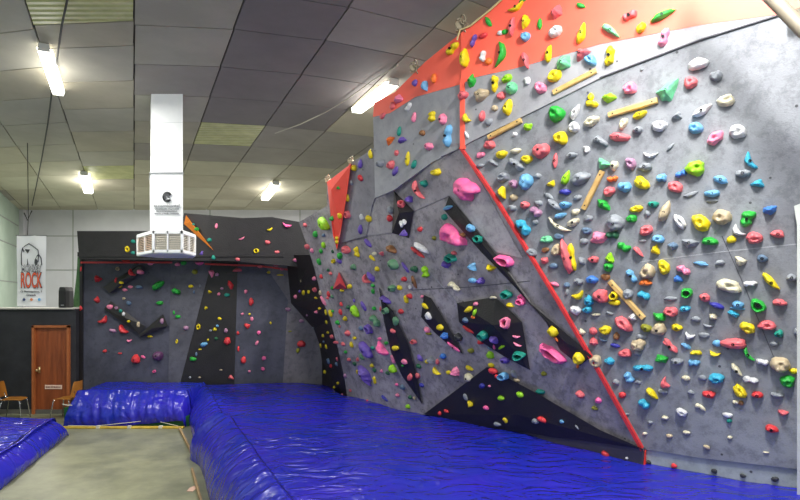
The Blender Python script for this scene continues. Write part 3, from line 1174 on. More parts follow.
def to_polar(cx, cy, ref, pts): return sorted((math.atan2(cy-y, x-cx) % (2*math.pi), math.hypot(x-cx, y-cy)/ref) for x, y in pts)
POLAR = {'s': to_polar(240, 90, 66, [(178, 95), (188, 58), (215, 28), (262, 62), (295, 85), (314, 122), (268, 128), (256, 166), (238, 160), (205, 125), (184, 112)]),
         'h': to_polar(165, 325, 80, [(108, 315), (122, 280), (150, 253), (186, 285), (205, 325), (242, 360), (242, 390), (190, 380), (150, 362), (120, 345)])}
def polar(P, th):
    th %= 2*math.pi
    for i in range(len(P)):
        (a0, r0), (a1, r1) = P[i-1], P[i]
        if i == 0: a0 -= 2*math.pi
        if a0 <= th <= a1: return r0+(r1-r0)*(th-a0)/(a1-a0)
    (a0, r0), (a1, r1) = P[-1], P[0]
    return r0+(r1-r0)*(th-a0)/(a1+2*math.pi-a0)
def hold_mesh(t, L, S, H, seed, lod):
    """local x = long axis, y = short, z = away from the wall; returns verts, faces"""
    rg = random.Random(seed); nr, ns = ((8, 26) if lod == 2 else (6, 18) if lod == 1 else (4, 10))
    a, b = L/2, S/2; V = []; Fs = []
    ph = [rg.uniform(0, 6.28) for _ in range(4)]; am = [rg.uniform(.04, .11), rg.uniform(.03, .09), rg.uniform(.01, .05)]
    lob = rg.choice([3, 3, 4]); rt = rg.uniform(0, 6.28)
    def rad(th):
        r = 1+am[0]*math.sin(2*th+ph[0])+am[1]*math.sin(3*th+ph[1])+am[2]*math.sin(5*th+ph[2])
        if t == 't':
            k = 2*math.pi/lob; q = ((th-rt) % k)-k/2; r *= .30+.70*math.cos(k/2)/math.cos(q)*1.35 if lob == 3 else .3+.7*math.cos(k/2)/math.cos(q)*1.2
        if t in POLAR: r = polar(POLAR[t], th)
        return r
    ring = t == 'r'
    cx, cy = (rg.uniform(-.15, .15), rg.uniform(.0, .25)) if t in 'bjt' else (0, .08)
    dent = (rg.uniform(-.15, .15), rg.uniform(-.1, .2))
    for i in range(nr+1):
        f = i/nr
        for j in range(ns):
            th = 2*math.pi*j/ns; R = rad(th)
            if ring:
                rho = 1-.60*f; z = H*max(0, math.sin(math.pi*min(1, f*1.0)))**.6 if i < nr else .0
                if i == nr: z = -.005
            else:
                rho = math.cos(f*math.pi/2)**.75 if f < 1 else 0; z = H*math.sin(f*math.pi/2)**.9
                if t in 't': rho = (1-f)**.85 if f < 1 else 0; z = H*(1-(1-f)**1.7)
            x = rho*R*math.cos(th); y = rho*R*math.sin(th)
            if t == 'y': y *= (.66-.40*x)
            
            if t == 'w': y *= 1-.42*math.exp(-(x/.34)**2); z *= 1-.35*math.exp(-(x/.30)**2)
            if t == 'p': y *= .82-.18*x*x; z *= (1-.25*x)
            if t == 'c': y = y*.58-.30+.85*x*x
            if not ring and t != 'c': x += cx*(z/H)*.6; y += cy*(z/H)*.6
            if t in 'jh':
                d2 = ((x-dent[0])/.34)**2+((y-dent[1])/.30)**2; z -= .55*H*math.exp(-d2*1.6)
            n = noise.noise(Vector((x*2.1+seed, y*2.1, z*9)))*.13+noise.noise(Vector((x*4.5, y*4.5+seed, z*20)))*.06
            V.append(Vector((a*x*(1+n), b*y*(1+n), (z*(1+n*1.2)) if i else -.012)))
            if not ring and f == 1: break
    if ring:
        for i in range(nr):
            for j in range(ns): p = i*ns+j; q = i*ns+(j+1) % ns; Fs.append((p, q, q+ns, p+ns))
    else:
        for i in range(nr-1):
            for j in range(ns): p = i*ns+j; q = i*ns+(j+1) % ns; Fs.append((p, q, q+ns, p+ns))
        top = nr*ns; k = (nr-1)*ns
        for j in range(ns): Fs.append((k+j, k+(j+1) % ns, top))
    bz = H*(.45 if t in 'jh' else 0 if ring else .97)
    bc = Vector((a*dent[0], b*dent[1], bz)) if t in 'jh' else Vector((a*cx*.6, b*cy*.6, bz)) if t in 'bt' else Vector((0, 0, bz))
    return V, Fs, bc
def frame(n):
    up = Vector((0, 0, 1)); up = (up-n*up.dot(n)).normalized(); rt = up.cross(n).normalized(); return rt, up

for i, h in enumerate(HOLDS):
    r = wall_hit(h['u'], h['v']); h['hit'] = r
HOLDS = [h for h in HOLDS if h['hit']]
BIG, SMALL = HOLDS[:300], HOLDS[300:]

# --- where each hold is, in words
def region(h):
    u, v, w = h['u'], h['v'], h['hit'][2]
    if w == 'W2o': return 'right coral band' if u >= 590 else 'left half of coral band'
    if w in ('W3o',): return 'coral corner above light grey panel'
    if w == 'W3': return 'light grey upper panel'
    if w in ('W2k', 'kick'): return 'kick board above the mat'
    if w in ('W2', 'W2u'):
        r_ = 'upper' if v < 160 else 'middle' if v < 245 else 'lower' if v < 330 else 'bottom'
        c_ = 'left' if u < 560 else 'centre' if u < 650 else 'right' if u < 725 else 'far right'
        return '%s %s of right-hand wall' % (r_, c_)
    if w in ('W1', 'W1f'):
        r_ = 'upper' if v < 240 else 'middle' if v < 310 else 'lower'
        c_ = 'left' if u < 372 else 'centre' if u < 450 else 'right'
        return '%s %s of left-hand wall' % (r_, c_)
    if w == 'blk': return 'black volumes left of seam'
    if w == 'red': return 'coral volume'
    if w == 'head': return 'black far header'
    if w == 'bar': return 'black far bars'
    if w == 'fold': return 'black fold beside far wall'
    if w == 'ovol': return 'orange wedge'
    return 'far wall, %s' % ('left' if u < 175 else 'centre' if u < 240 else 'right')
SH = {'b': 'rounded', 'j': 'pocketed', 'r': 'ring-shaped', 'p': 'elongated', 'c': 'curved', 't': 'angular', 'y': 'pear-shaped', 'w': 'two-lobed', 's': 'star-shaped', 'h': 'bulging'}
def size(h):
    q = math.sqrt(h['L']*h['S']); return 'small' if q < 8 else 'medium' if q < 12.5 else 'large' if q < 18 else 'huge'
for h in HOLDS: h['reg'] = region(h); h['cn'] = COLS[h['c']][1]; h['sz'] = size(h); h['sh'] = SH[h['t']]
DIRS = (('above', 0, 1), ('below', 0, -1), ('left of', 1, 0), ('right of', -1, 0))
def near(h, d, cn=None, big=False):
    """nearest hold k such that h is <dir> k"""
    best = None
    for k in HOLDS:
        if k is h or (cn and k['cn'] != cn): continue
        dx, dy = k['u']-h['u'], k['v']-h['v']; al = dx*d[1]+dy*d[2]; ac = abs(dx*d[2])+abs(dy*d[1])
        if al > 1 and ac < al*.85 and al < 34 and (best is None or al+ac < best[0]): best = (al+ac, k)
    return best[1] if best else None
def art(w): return ('an ' if w[0] in 'aeiou' else 'a ')+w
NB = {id(h): {d[0]: near(h, d) for d in DIRS} for h in HOLDS}
def has(h, dn, cn):
    d = next(x for x in DIRS if x[0] == dn)
    return near(h, d, cn) is not None
used = set()
def label_for(h):
    peers = [k for k in HOLDS if k is not h and k['reg'] == h['reg'] and k['cn'] == h['cn']]
    base = '%s %s %s hold' % (h['sz'], h['cn'], h['sh'])
    if not peers: return '%s, the only %s one on %s' % (base, h['cn'], h['reg'])
    for dn in ('above', 'below', 'left of', 'right of'):
        k = NB[id(h)][dn]
        if k and k['cn'] != h['cn'] and not any(has(p, dn, k['cn']) for p in peers):
            return '%s, %s, just %s %s hold' % (base, h['reg'], dn, art(k['cn']))
    ks = [(dn, NB[id(h)][dn]) for dn in ('above', 'below', 'left of', 'right of') if NB[id(h)][dn]]
    b2 = '%s %s hold' % (h['sz'], h['cn'])
    for i in range(len(ks)):
        for j in range(i+1, len(ks)):
            (d1, k1), (d2, k2) = ks[i], ks[j]
            if not any(has(p, d1, k1['cn']) and has(p, d2, k2['cn']) for p in peers):
                s = '%s, %s, %s %s and %s %s hold' % (b2, h['reg'], d1, k1['cn'], d2, k2['cn'])
                return s if len(s.split()) <= 16 else '%s hold, %s, %s %s and %s %s hold' % (h['cn'], h['reg'], d1, k1['cn'], d2, k2['cn'])
    for wd, key in (('leftmost', lambda k: k['u']), ('rightmost', lambda k: -k['u']), ('highest', lambda k: k['v']), ('lowest', lambda k: -k['v'])):
        if all(key(h) < key(p) for p in peers): return '%s, the %s %s one on %s' % (base, wd, h['cn'], h['reg'])
    same = [p for p in peers if p['sh'] == h['sh']]
    if not same: return '%s, the only %s %s one on %s' % (b2, h['sh'], h['cn'], h['reg'])
    order = sorted(peers+[h], key=lambda k: k['u']); n = order.index(h)
    return '%s %s hold, %s, next one right of its leftmost %s hold' % (h['sz'], h['cn'], h['reg'], h['cn']) if n == 1 else \
        '%s, %s, beside %s hold' % (base, h['reg'], art(ks[0][1]['cn']) if ks else 'no')
def place(h):
    loc, n, w = h['hit']; rt, up = frame(n); mpp = loc.y/F
    fx = min(1.35, 1/max(.3, abs(rt.x))**.5)
    return loc, n, rt, up, mpp, fx
SPECIAL = {}
for i, h in enumerate(BIG):
    loc, n, rt, up, mpp, fx = place(h)
    L, S = h['L']*mpp*.94, h['S']*mpp*.92; H = min(.62*S+.025, .19) * (1.0 if h['t'] != 'c' else .8)
    if h['t'] == 'p' and h['S'] < 7: H = S*.5
    V, Fs, bc = hold_mesh(h['t'], L, S, H, i+11, 2 if h['L'] > 12 else 1)
    ca, sa = math.cos(math.radians(h['a'])), math.sin(math.radians(h['a']))
    def tw(p): x, y = p.x*ca-p.y*sa, p.x*sa+p.y*ca; return Vector((x*fx, y, p.z))
    me = bpy.data.meshes.new('climbing_hold'); me.from_pydata([tw(p) for p in V], [], Fs); me.materials.append(HM[h['c']])
    if h['t'] != 't': me.polygons.foreach_set('use_smooth', [True]*len(Fs))
    me.update()
    o = bpy.data.objects.new('climbing_hold', me); COL.objects.link(o)
    M = Matrix((rt, up, n)).transposed().to_4x4(); M.translation = loc; o.matrix_world = M
    lab = label_for(h)
    while len(lab.split()) > 16: lab = ' '.join(lab.split()[1:])
    tag(o, lab, 'climbing hold', 'climbing holds bolted to the walls')
    h['obj'] = o
    if min(h['S'], h['L']) >= 6.5 and h['t'] in 'bjrhs' or h['L'] > 14:
        c = tw(bc); r = .016 if loc.y < 9 else .02; ring = [Vector((r*math.cos(k*math.pi/3), r*math.sin(k*math.pi/3), 0)) for k in range(6)]
        vs = [c+q+Vector((0, 0, -.02)) for q in ring]+[c+q+Vector((0, 0, .006)) for q in ring]+[c+q*.55+Vector((0, 0, .006)) for q in ring]+[c+q*.5+Vector((0, 0, -.002)) for q in ring]
        fs = []
        for L0 in (0, 6, 12): fs += [(L0+k, L0+(k+1) % 6, L0+6+(k+1) % 6, L0+6+k) for k in range(6)]
        fs.append((18, 19, 20, 21, 22, 23))
        mb = bpy.data.meshes.new('bolt'); mb.from_pydata(vs, [], fs); mb.materials.append(boltm); mb.update()
        q = bpy.data.objects.new('bolt', mb); COL.objects.link(q); q.parent = o
labs = {}
for h in BIG: labs.setdefault(h['obj']['label'], []).append(h)
for lb, hs in labs.items():
    if len(hs) > 1:
        for h in hs:
            k = next((NB[id(h)][d] for d in ('above', 'below', 'left of', 'right of') if NB[id(h)][d]), None)
            dn = next((d for d in ('above', 'below', 'left of', 'right of') if NB[id(h)][d]), None)
            order = sorted(hs, key=lambda q: q['v'])
            pos = 'upper' if h is order[0] else 'lower' if h is order[-1] else 'middle'
            s = lb+', %s one' % pos
            
            while len(s.split()) > 16: s = ' '.join(s.split()[1:])
            h['obj']['label'] = s
mats_used = sorted({h['c'] for h in SMALL}); sm = MB()
for i, h in enumerate(SMALL):
    loc, n, rt, up, mpp, fx = place(h); L, S = h['L']*mpp, h['S']*mpp
    V, Fs, bc = hold_mesh(h['t'], L, S, .45*S+.01, i+900, 0)
    ca, sa = math.cos(math.radians(h['a'])), math.sin(math.radians(h['a']))
    sm.add([loc+rt*((p.x*ca-p.y*sa)*fx)+up*(p.x*sa+p.y*ca)+n*p.z for p in V], Fs, mats_used.index(h['c']))
o = sm.build('small_climbing_holds', [HM[c] for c in mats_used], smooth=True)
tag(o, 'many small multicoloured footholds and distant holds scattered over all the walls', 'climbing holds', kind='stuff')

# wooden rails screwed to the wall
tanw = mat('rail_wood', (206, 174, 112), .6, rgb2=(180, 144, 84), scale=5)
for (a, c, lab) in (((554, 93), (597, 71), 'tan wooden rail under the coral band, the highest of the rails'),
                    ((489, 137.6), (522, 120.4), 'short tan wooden rail beside the red seam at the upper left'),
                    ((609, 115.5), (658, 100.5), 'tan wooden rail left of the big mint green hold'),
                    ((603, 171), (584, 209), 'steep tan wooden rail leaning right, in the middle of the grey wall'),
                    ((610, 281), (644, 318), 'pale tan wooden rail falling to the right, the lowest of the rails')):
    p, q = W2.hit(*a), W2.hit(*c); t = (q-p).normalized(); s = t.cross(W2.n).normalized(); w = .030; hh = .05
    vs = []
    for e, ii in ((p, 1), (q, -1)):
        for x, z in ((-w, -.01), (w, -.01), (w, hh-.012), (w-.012, hh), (-w+.012, hh), (-w, hh-.012)): vs.append(e+s*x+W2.n*z)
    fs = [tuple(range(6)), tuple(range(11, 5, -1))]+[(k, k+6, (k+1) % 6+6, (k+1) % 6) for k in range(6)]
    o = mesh('wooden_rail', vs, fs, tanw); tag(o, lab, 'rail', 'wooden rails on the climbing wall')
    for f in (.1, .9):
        e = p.lerp(q, f)+W2.n*(hh-.004); MB().tube([e, e+W2.n*.008], .009, 8).build('screw', boltm, o)
# ---------------------------------------------------------------- crash mats under blue tarpaulin
def tarp_material(name, rgb, rgb2):
    m = mat(name, rgb, .24, rgb2=rgb2, scale=1.2); nt = m.node_tree; N = nt.nodes; L = nt.links; b = N['Principled BSDF']
    tc = next(n for n in N if n.type == 'TEX_COORD')
    mp = N.new('ShaderNodeMapping'); mp.inputs['Scale'].default_value = (1.0, 1.5, 1.0); mp.inputs['Rotation'].default_value = (0, 0, .35); L.new(tc.outputs['Object'], mp.inputs['Vector'])
    a = N.new('ShaderNodeTexNoise'); a.inputs['Scale'].default_value = 2.2; a.inputs['Detail'].default_value = 2.2; a.inputs['Distortion'].default_value = 1.2; L.new(mp.outputs['Vector'], a.inputs['Vector'])
    c = N.new('ShaderNodeTexNoise'); c.inputs['Scale'].default_value = 7; c.inputs['Detail'].default_value = 3; c.inputs['Distortion'].default_value = .6; L.new(mp.outputs['Vector'], c.inputs['Vector'])
    ad = N.new('ShaderNodeMath'); ad.operation = 'MULTIPLY_ADD'; ad.inputs[1].default_value = .045; L.new(c.outputs['Fac'], ad.inputs[0]); L.new(a.outputs['Fac'], ad.inputs[2])
    bp = N.new('ShaderNodeBump'); bp.inputs['Strength'].default_value = .7; bp.inputs['Distance'].default_value = .11
    L.new(ad.outputs[0], bp.inputs['Height']); L.new(bp.outputs['Normal'], b.inputs['Normal'])
    return m
tarp = tarp_material('blue_tarpaulin', (46, 38, 172), (24, 42, 158))
greenm = mat('green_mat_vinyl', (24, 92, 48), .5, mottle=.2)
def wall_x(y):
    if y > 11.6: return -1.17 - (y-11.6)*.33
    if y > B0.y: return B0.x-(y-B0.y)/1.27
    return B0.x+(B0.y-y)/.70
def mat_block(name, E, IN, DEP, nl, nd, zt, slope, seed, label, pf=1.5, pa=.012, hem=lambda s: 0, e0=.2, e1=.2):
    """E(s) bottom edge, IN inward direction, DEP(s) depth of the top; profile = bulging side, rounded edge, loose top"""
    prof = [(0, .0), (-.02, .08), (-.03, .18), (-.01, .29), (.04, .40), (.11, .50), (.20, .585), (.30, .655), (slope-.03, .715), (slope+.02, .72), (slope+.07, .70)]
    vs = []; nc = len(prof)+nd; Ls = (E(1)-E(0)).length
    for i in range(nl+1):
        s = i/nl; e = E(s); D = DEP(s)
        d0, d1 = s*Ls/e0, (1-s)*Ls/e1; ef = 1
        if d0 < 1: ef = math.sqrt(max(0, 1-(1-d0)**2))
        if d1 < 1: ef = min(ef, math.sqrt(max(0, 1-(1-d1)**2)))
        for j in range(nc):
            if j < len(prof): d, z = prof[j]; z = hem(s)+z/.70*(zt-hem(s)); side = 1-j/len(prof)
            else: f = (j-len(prof)+1)/nd; d = slope+(D-slope)*f; z = zt; side = 0
            p = e+IN*d
            q = Vector((p.x, p.y, seed))
            big_ = noise.noise(q*.55)*.06+noise.noise(q*1.3)*.03
            rid = 1-abs(noise.noise(Vector((p.x*1.0+p.y*.4, p.y*1.6-p.x*.3, seed+4)))*2); fold = .010*rid**6
            pl = noise.noise(Vector((s*Ls*pf, z*1.2, seed+9)))*.06+noise.noise(Vector((s*Ls*pf*2.6+z*4, z*2.0, seed+2)))*pa
            z2 = (z+(big_+fold)*min(1, z/zt)*(1 if j >= len(prof)-3 else .3))*ef
            vs.append(Vector((p.x, p.y, max(.004, z2)))-IN*pl*min(1, side*2.2)*min(1, z*8+.2))
    fs = [(i*nc+j, (i+1)*nc+j, (i+1)*nc+j+1, i*nc+j+1) for i in range(nl) for j in range(nc-1)]
    k = len(vs)
    for i in range(nl+1): p = vs[i*nc+nc-1]; vs.append(Vector((p.x, p.y, .004)))
    fs += [(i*nc+nc-1, (i+1)*nc+nc-1, k+i+1, k+i) for i in range(nl)]
    # flip if needed
    a, b_, c = vs[fs[nc//2][0]], vs[fs[nc//2][1]], vs[fs[nc//2][2]]
    if (b_-a).cross(c-a).z < 0: fs = [tuple(reversed(f)) for f in fs]
    root = empty(name, (E(.5)+IN*.5).to_tuple(), label, 'crash mat', 'crash mats under blue tarpaulin')
    mesh('tarpaulin', vs, fs, tarp, root, smooth=True)
    return root
IX, IY = Vector((1, 0, 0)), Vector((0, 1, 0))
def lin(p, q): p, q = Vector((*p, 0)), Vector((*q, 0)); return lambda s: p.lerp(q, s)
ra = mat_block('crash_mat', lin((-6.93, 11.95), (-4.42, 11.93)), IY, lambda s: 1.5, 110, 34, .70, .34, 3.1, 'thick crash mat under wrinkled blue tarpaulin against the far wall beside the door', 5.5, .045, lambda s: .15*max(0, s-.4)/.6, e0=.13, e1=.12)
Eb = lin((-4.95, 13.42), (-3.30, 9.55))
rb = mat_block('crash_mat', Eb, IX, lambda s: wall_x(Eb(s).y)-Eb(s).x+.05, 120, 90, .67, .40, 7.7, 'long crash mat under blue tarpaulin in the middle, along the foot of the walls', e0=.10, e1=.16)
Ec0 = lin((-3.42, 9.75), (-1.08, 4.5)); Ec = lambda s: Ec0(s)-IX*.13*math.exp(-((s-.03)/.05)**2)
rc_ = mat_block('crash_mat', Ec, IX, lambda s: min(wall_x(Ec(s).y), 5.2)-Ec(s).x+.05, 150, 120, .73, .46, 12.4, 'nearest large crash mat under shiny blue tarpaulin, filling the lower right', e0=.22, e1=.1)
Ed = lin((-6.42, 11.2), (-5.32, 7.2))
def mat_block_left():
    b = mat_block('crash_mat', Ed, -IX, lambda s: min(4.2, Ed(s).x-left_x(Ed(s).y)-.12), 90, 50, .40, .22, 20.3, 'low crash mat under blue tarpaulin at the left edge, apart from the others', e0=.22, e1=.1)
    return b
rd_ = mat_block_left()
# green vinyl foot showing under the far mat, and the folded loose corner of the nearest one
b = MB(); b.box((-5.62, 12.3, .11), (2.5, .60, .20)); b.box((-6.93, 12.65, .19), (.10, 1.2, .38)); tag(b.build('green_mat_foot', greenm, ra), 'green vinyl foot')
cm = MB(); cm.tube([at_z(68, 425.5, .05), at_z(95, 426, .05), at_z(125, 423, .10), at_z(152, 420, .14), at_z(178, 426, .05)], .006, 6); tag(cm.build('tie_cord', mat('cord_white', (200, 196, 180), .7), ra), 'pale cord')
cm = MB(); p = at_y(66, 405, 11.98); cm.tube([p+Vector((-.06, -.02, .02)), p+Vector((.05, -.03, 0)), p+Vector((.14, -.03, .0))], .012, 6); cm.build('tie_cord', MATS['cord_white'], ra)
yel = mat('yellow_strip', (206, 176, 60), .6, rgb2=(170, 140, 50), scale=6)
b = MB(); n = 14
b.box((-5.68, 11.83, .02), (2.55, .10, .04), bev=.01)
o = tag(b.build('floor_strip', yel), 'flat yellow strip lying on the floor along the far mat', 'strip')
for f in (.32, .57, .82):
    MB().box((-6.95+2.54*f, 11.80, .035), (.07, .06, .05)).build('strap_end', MATS['cord_white'], o)
bw = mat('bare_edge_wood', (168, 140, 100), .7, mottle=.3, scale=8)
for p, q, lab in (((-4.35, 11.70), (-3.48, 9.95), 'thin bare wooden edge board on the floor beside the middle mat'), ((-3.11, 8.95), (-2.38, 7.3), 'thin bare wooden edge board on the floor beside the nearest mat')):
    e = Vector((*p, 0)); g = Vector((*q, 0)); t = (g-e).normalized(); s = Vector((-t.y, t.x, 0))*.015
    vs = [e-s, e+s, g+s, g-s]; vs += [x+Vector((0, 0, .05)) for x in vs]
    o = mesh('edge_board', [x-Vector((.10, 0, 0)) for x in vs], [(3, 2, 1, 0), (4, 5, 6, 7), (0, 1, 5, 4), (1, 2, 6, 5), (2, 3, 7, 6), (3, 0, 4, 7)], bw); tag(o, lab, 'board')
# small scraps of pale tape on the floor
for u, v, lab in ((193, 489, 'small pale pink tape scrap on floor beside nearest mat'), (196.5, 484, None)):
    if not lab: continue
    p = at_z(u, v, .003); vs = [p+Vector((x, y, .0)) for x, y in ((-.05, -.10), (.03, -.11), (.05, .10), (-.03, .12), (-.06, .03))]
    vs += [x+Vector((0, 0, .006)) for x in vs]
    tag(mesh('tape_scrap', vs, [(4, 3, 2, 1, 0), (5, 6, 7, 8, 9)]+[(i, (i+1) % 5, (i+1) % 5+5, i+5) for i in range(5)], mat('tape', (206, 170, 150), .7)), lab, 'tape')

# ---------------------------------------------------------------- air duct with louvred outlet
ductm = mat('duct_white', (236, 238, 240), .45, rgb2=(226, 228, 231), scale=2)
YD = 10.3; xl, xr2 = at_y(150.8, 170, YD).x, at_y(183, 170, YD).x; zc = ceil_z(YD+.3); zd = at_y(160, 230, YD).z; zj = at_y(160, 173, YD).z
duct = empty('air_duct', ((xl+xr2)/2, YD+.3, zd-.45), 'white square air duct hanging from the ceiling with louvred outlet at its end', 'duct')
def duct_piece(name, z0, z1, g, m):
    dv = Vector((-.4586*.56, .56, 0)); vs = []
    for z in (z0, z1):
        A_, B_ = Vector((xl-g, YD-g, z)), Vector((xr2+g, YD-g, z)); vs += [A_, B_, B_+dv*(1+2*g), A_+dv*(1+2*g)]
    return mesh(name, vs, [(3, 2, 1, 0), (4, 5, 6, 7), (0, 1, 5, 4), (1, 2, 6, 5), (2, 3, 7, 6), (3, 0, 4, 7)], m, duct)
duct_piece('upper_section', zj+.01, zc+.02, -.006, ductm); duct_piece('lower_section', zd-.02, zj-.01, 0, ductm)
duct_piece('joint_flange', zj-.013, zj+.013, .015, mat('galvanised', (150, 154, 158), .4, metal=.5))
for zz in (zc-.5, zc-1.0): duct_piece('seam_band', zz, zz+.008, -.003, mat('seam_grey', (196, 200, 204), .5))
pts = [at_y(137, 240, 11.05), at_y(153, 240, YD-.03), at_y(182.5, 240, YD-.03), at_y(195.5, 240, 11.05)]
h0, h1 = at_y(160, 252.5, YD).z, at_y(160, 231, YD).z
pl = [Vector((p.x, p.y, 0)) for p in pts]; pl += [Vector((pl[3].x-.25, 11.6, 0)), Vector((pl[0].x+.25, 11.6, 0))]
outl = MB(); n6 = len(pl)
for (za, zb_, grow) in ((h1-.02, h1+.015, .0), (h0-.015, h0+.03, .0)):
    vs = [Vector((p.x, p.y, za)) for p in pl]+[Vector((p.x, p.y, zb_)) for p in pl]
    outl.add(vs, [tuple(range(n6-1, -1, -1)), tuple(range(n6, 2*n6))]+[(i, (i+1) % n6, (i+1) % n6+n6, i+n6) for i in range(n6)])
outlet = outl.build('outlet_box', ductm, duct)
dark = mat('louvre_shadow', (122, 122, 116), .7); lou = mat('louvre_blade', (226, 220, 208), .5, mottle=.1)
tanl = mat('louvre_tan', (236, 210, 190), .5, mottle=.1)
for i in range(n6):
    p, q = pl[i], pl[(i+1) % n6]; t = (q-p).normalized(); nn = Vector((t.y, -t.x, 0)); Lf = (q-p).length
    g = MB()
    def bar(c0, c1, z0, z1, d0=-.01, d1=.03):
        a, c = p+t*c0, p+t*c1
        vs = [a-nn*d1, a-nn*d0, c-nn*d0, c-nn*d1]; vs = [Vector((x.x, x.y, z0)) for x in vs]+[Vector((x.x, x.y, z1)) for x in vs]
        g.add(vs, [(3, 2, 1, 0), (4, 5, 6, 7), (0, 1, 5, 4), (1, 2, 6, 5), (2, 3, 7, 6), (3, 0, 4, 7)])
    fw = .03
    bar(0, Lf, h1-.05, h1); bar(0, Lf, h0, h0+.045); bar(0, fw, h0, h1); bar(Lf-fw, Lf, h0, h1); bar(Lf/2-.012, Lf/2+.012, h0, h1)
    gr = g.build('grille_frame', ductm, outlet)
    # louvre blades, slanted, in one mesh per face
    g = MB(); k = 9
    for j in range(k):
        z = h0+.05+(h1-h0-.10)*(j+.5)/k
        a, c = p+t*fw, p+t*(Lf-fw)
        vs = [a-nn*.0+Vector((0, 0, z-.012)), c-nn*.0+Vector((0, 0, z-.012)), c-nn*.045+Vector((0, 0, z+.014)), a-nn*.045+Vector((0, 0, z+.014))]
        vs += [x+Vector((0, 0, .004)) for x in vs]; g.add(vs, [(3, 2, 1, 0), (4, 5, 6, 7), (0, 1, 5, 4), (1, 2, 6, 5), (2, 3, 7, 6), (3, 0, 4, 7)])
    g.build('louvre_blades', tanl if i == 0 else lou, gr)
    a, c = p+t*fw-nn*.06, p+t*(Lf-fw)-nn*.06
    mesh('shade_plate', [Vector((a.x, a.y, h0+.04)), Vector((c.x, c.y, h0+.04)), Vector((c.x, c.y, h1-.04)), Vector((a.x, a.y, h1-.04))], [(0, 1, 2, 3)], dark, gr)  # added plate, its colour is the shade between the blades
def text(s, size, loc, parent, m, name='lettering', bold=0.0, sx=1.0, align='CENTER', ext=.004):
    c = bpy.data.curves.new(name, 'FONT'); c.body = s; c.size = size; c.align_x = align; c.align_y = 'CENTER'; c.extrude = ext; c.offset = bold
    t = bpy.data.objects.new(name, c); COL.objects.link(t); bpy.context.view_layer.update()
    me = bpy.data.meshes.new_from_object(t); bpy.data.objects.remove(t); me.materials.clear(); me.materials.append(m)
    o = bpy.data.objects.new(name, me); COL.objects.link(o); o.rotation_euler = (math.pi/2, 0, 0); o.scale = (sx, 1, 1)
    o.parent = parent; o.location = Vector(loc)-wloc(parent); return o
inkm = mat('dark_print', (66, 68, 72), .6); lightprint = mat('grey_print', (128, 130, 134), .6)
xm = (xl+xr2)/2; yf = YD-.013
# round head logo: disc with a cut profile
p = at_y(167.2, 197, yf)
b = MB()
def disc(bm, c, rx, rz, mi=0, n=28, d=.004, a0=0, a1=360, inner=0.0):
    vs = []; 
    for k in range(n+1):
        a = math.radians(a0+(a1-a0)*k/n)
        for rr in (1, inner): 
            for y in (0, -d): vs.append(Vector((c.x+rx*rr*math.cos(a), c.y+y, c.z+rz*rr*math.sin(a))))
    fs = []
    for k in range(n): q = 4*k; fs += [(q, q+4, q+5, q+1), (q+1, q+5, q+7, q+3), (q+3, q+7, q+6, q+2)]
    bm.add(vs, fs, mi)
disc(b, p, .085, .095, a0=25, a1=325, inner=.66); disc(b, p+Vector((.01, 0, .045)), .05, .035, inner=.0); disc(b, p+Vector((-.045, 0, -.01)), .028, .05, inner=0); disc(b, p+Vector((.02, 0, -.06)), .035, .02, inner=0); disc(b, p+Vector((.03, 0, -.005)), .02, .012, inner=0)
b.build('head_logo', inkm, duct)
text('ecoambiental', .086, (xm, yf, at_y(160, 205.7, yf).z), duct, lightprint, bold=.0, sx=1.02)
for v, s, sz in ((208.8, 'Climatizaci\u00f3n evaporativa', .042), (211, 'www.ecoambiental.es', .042), (213.4, 'Tel. 958 000 000', .042)):
    if 'Tel' in s: s = 'ahorro y medio ambiente'
    text(s, sz, (xm, yf, at_y(160, v, yf).z), duct, lightprint)

# ---------------------------------------------------------------- banner, speaker, green cloth
YN = 13.28
p0, p1 = at_y(17, 235.5, YN), at_y(45.8, 306, YN)
bx, bz = (p0.x+p1.x)/2, (p0.z+p1.z)/2; bw_, bh = p1.x-p0.x, p0.z-p1.z
ban = empty('hanging_banner', (bx, YN, p1.z), 'white vertical banner with outlined rock logo hanging above the black partition', 'banner')
vs = []; nx, nz = 8, 16
for yy in (0, .006):
    for j in range(nz+1):
        for i in range(nx+1): vs.append(Vector((bx-bw_/2+bw_*i/nx, YN+yy+.012*math.sin(i*1.1+j*.35), bz-bh/2+bh*j/nz)))
k = (nx+1)*(nz+1); fs = []
for j in range(nz):
    for i in range(nx): q = j*(nx+1)+i; fs += [(q, q+1, q+nx+2, q+nx+1), (k+q+nx+1, k+q+nx+2, k+q+1, k+q)]
mesh('banner_sheet', vs, fs, mat('banner_vinyl', (230, 230, 232), .5), ban, smooth=True)
MB().tube([(bx-bw_/2-.02, YN, p0.z), (bx+bw_/2+.02, YN, p0.z)], .012, 8).build('top_rod', mat('rod_grey', (150, 150, 150), .4, metal=.6), ban)
hk = at_y(27.5, 215, YN); top = Vector((hk.x, YN, ceil_z(YN)))
MB().tube([(hk.x, YN, p0.z), (hk.x+.02, YN, hk.z), tuple(top)], .008, 6).build('hanging_cord', mat('cord_dark', (52, 52, 50), .7), ban)
MB().tube([(hk.x-.08, YN, hk.z+.05), (hk.x, YN, hk.z-.12), (hk.x+.1, YN, hk.z+.1)], .014, 6).build('hook', MATS['cord_dark'], ban)
yb = YN-.03; G = lambda u, v: at_y(u, v, yb)
text('ROCK', .50, (G(31.2, 281).x, yb, G(31.2, 281).z), ban, inkm, 'rock_outline', bold=.014, sx=.35, ext=.002)
text('ROCK', .49, (G(31.2, 281).x, yb-.006, G(31.2, 281).z), ban, mat('orange_print', (232, 98, 62), .6), 'rock_lettering', bold=.0, sx=.35)
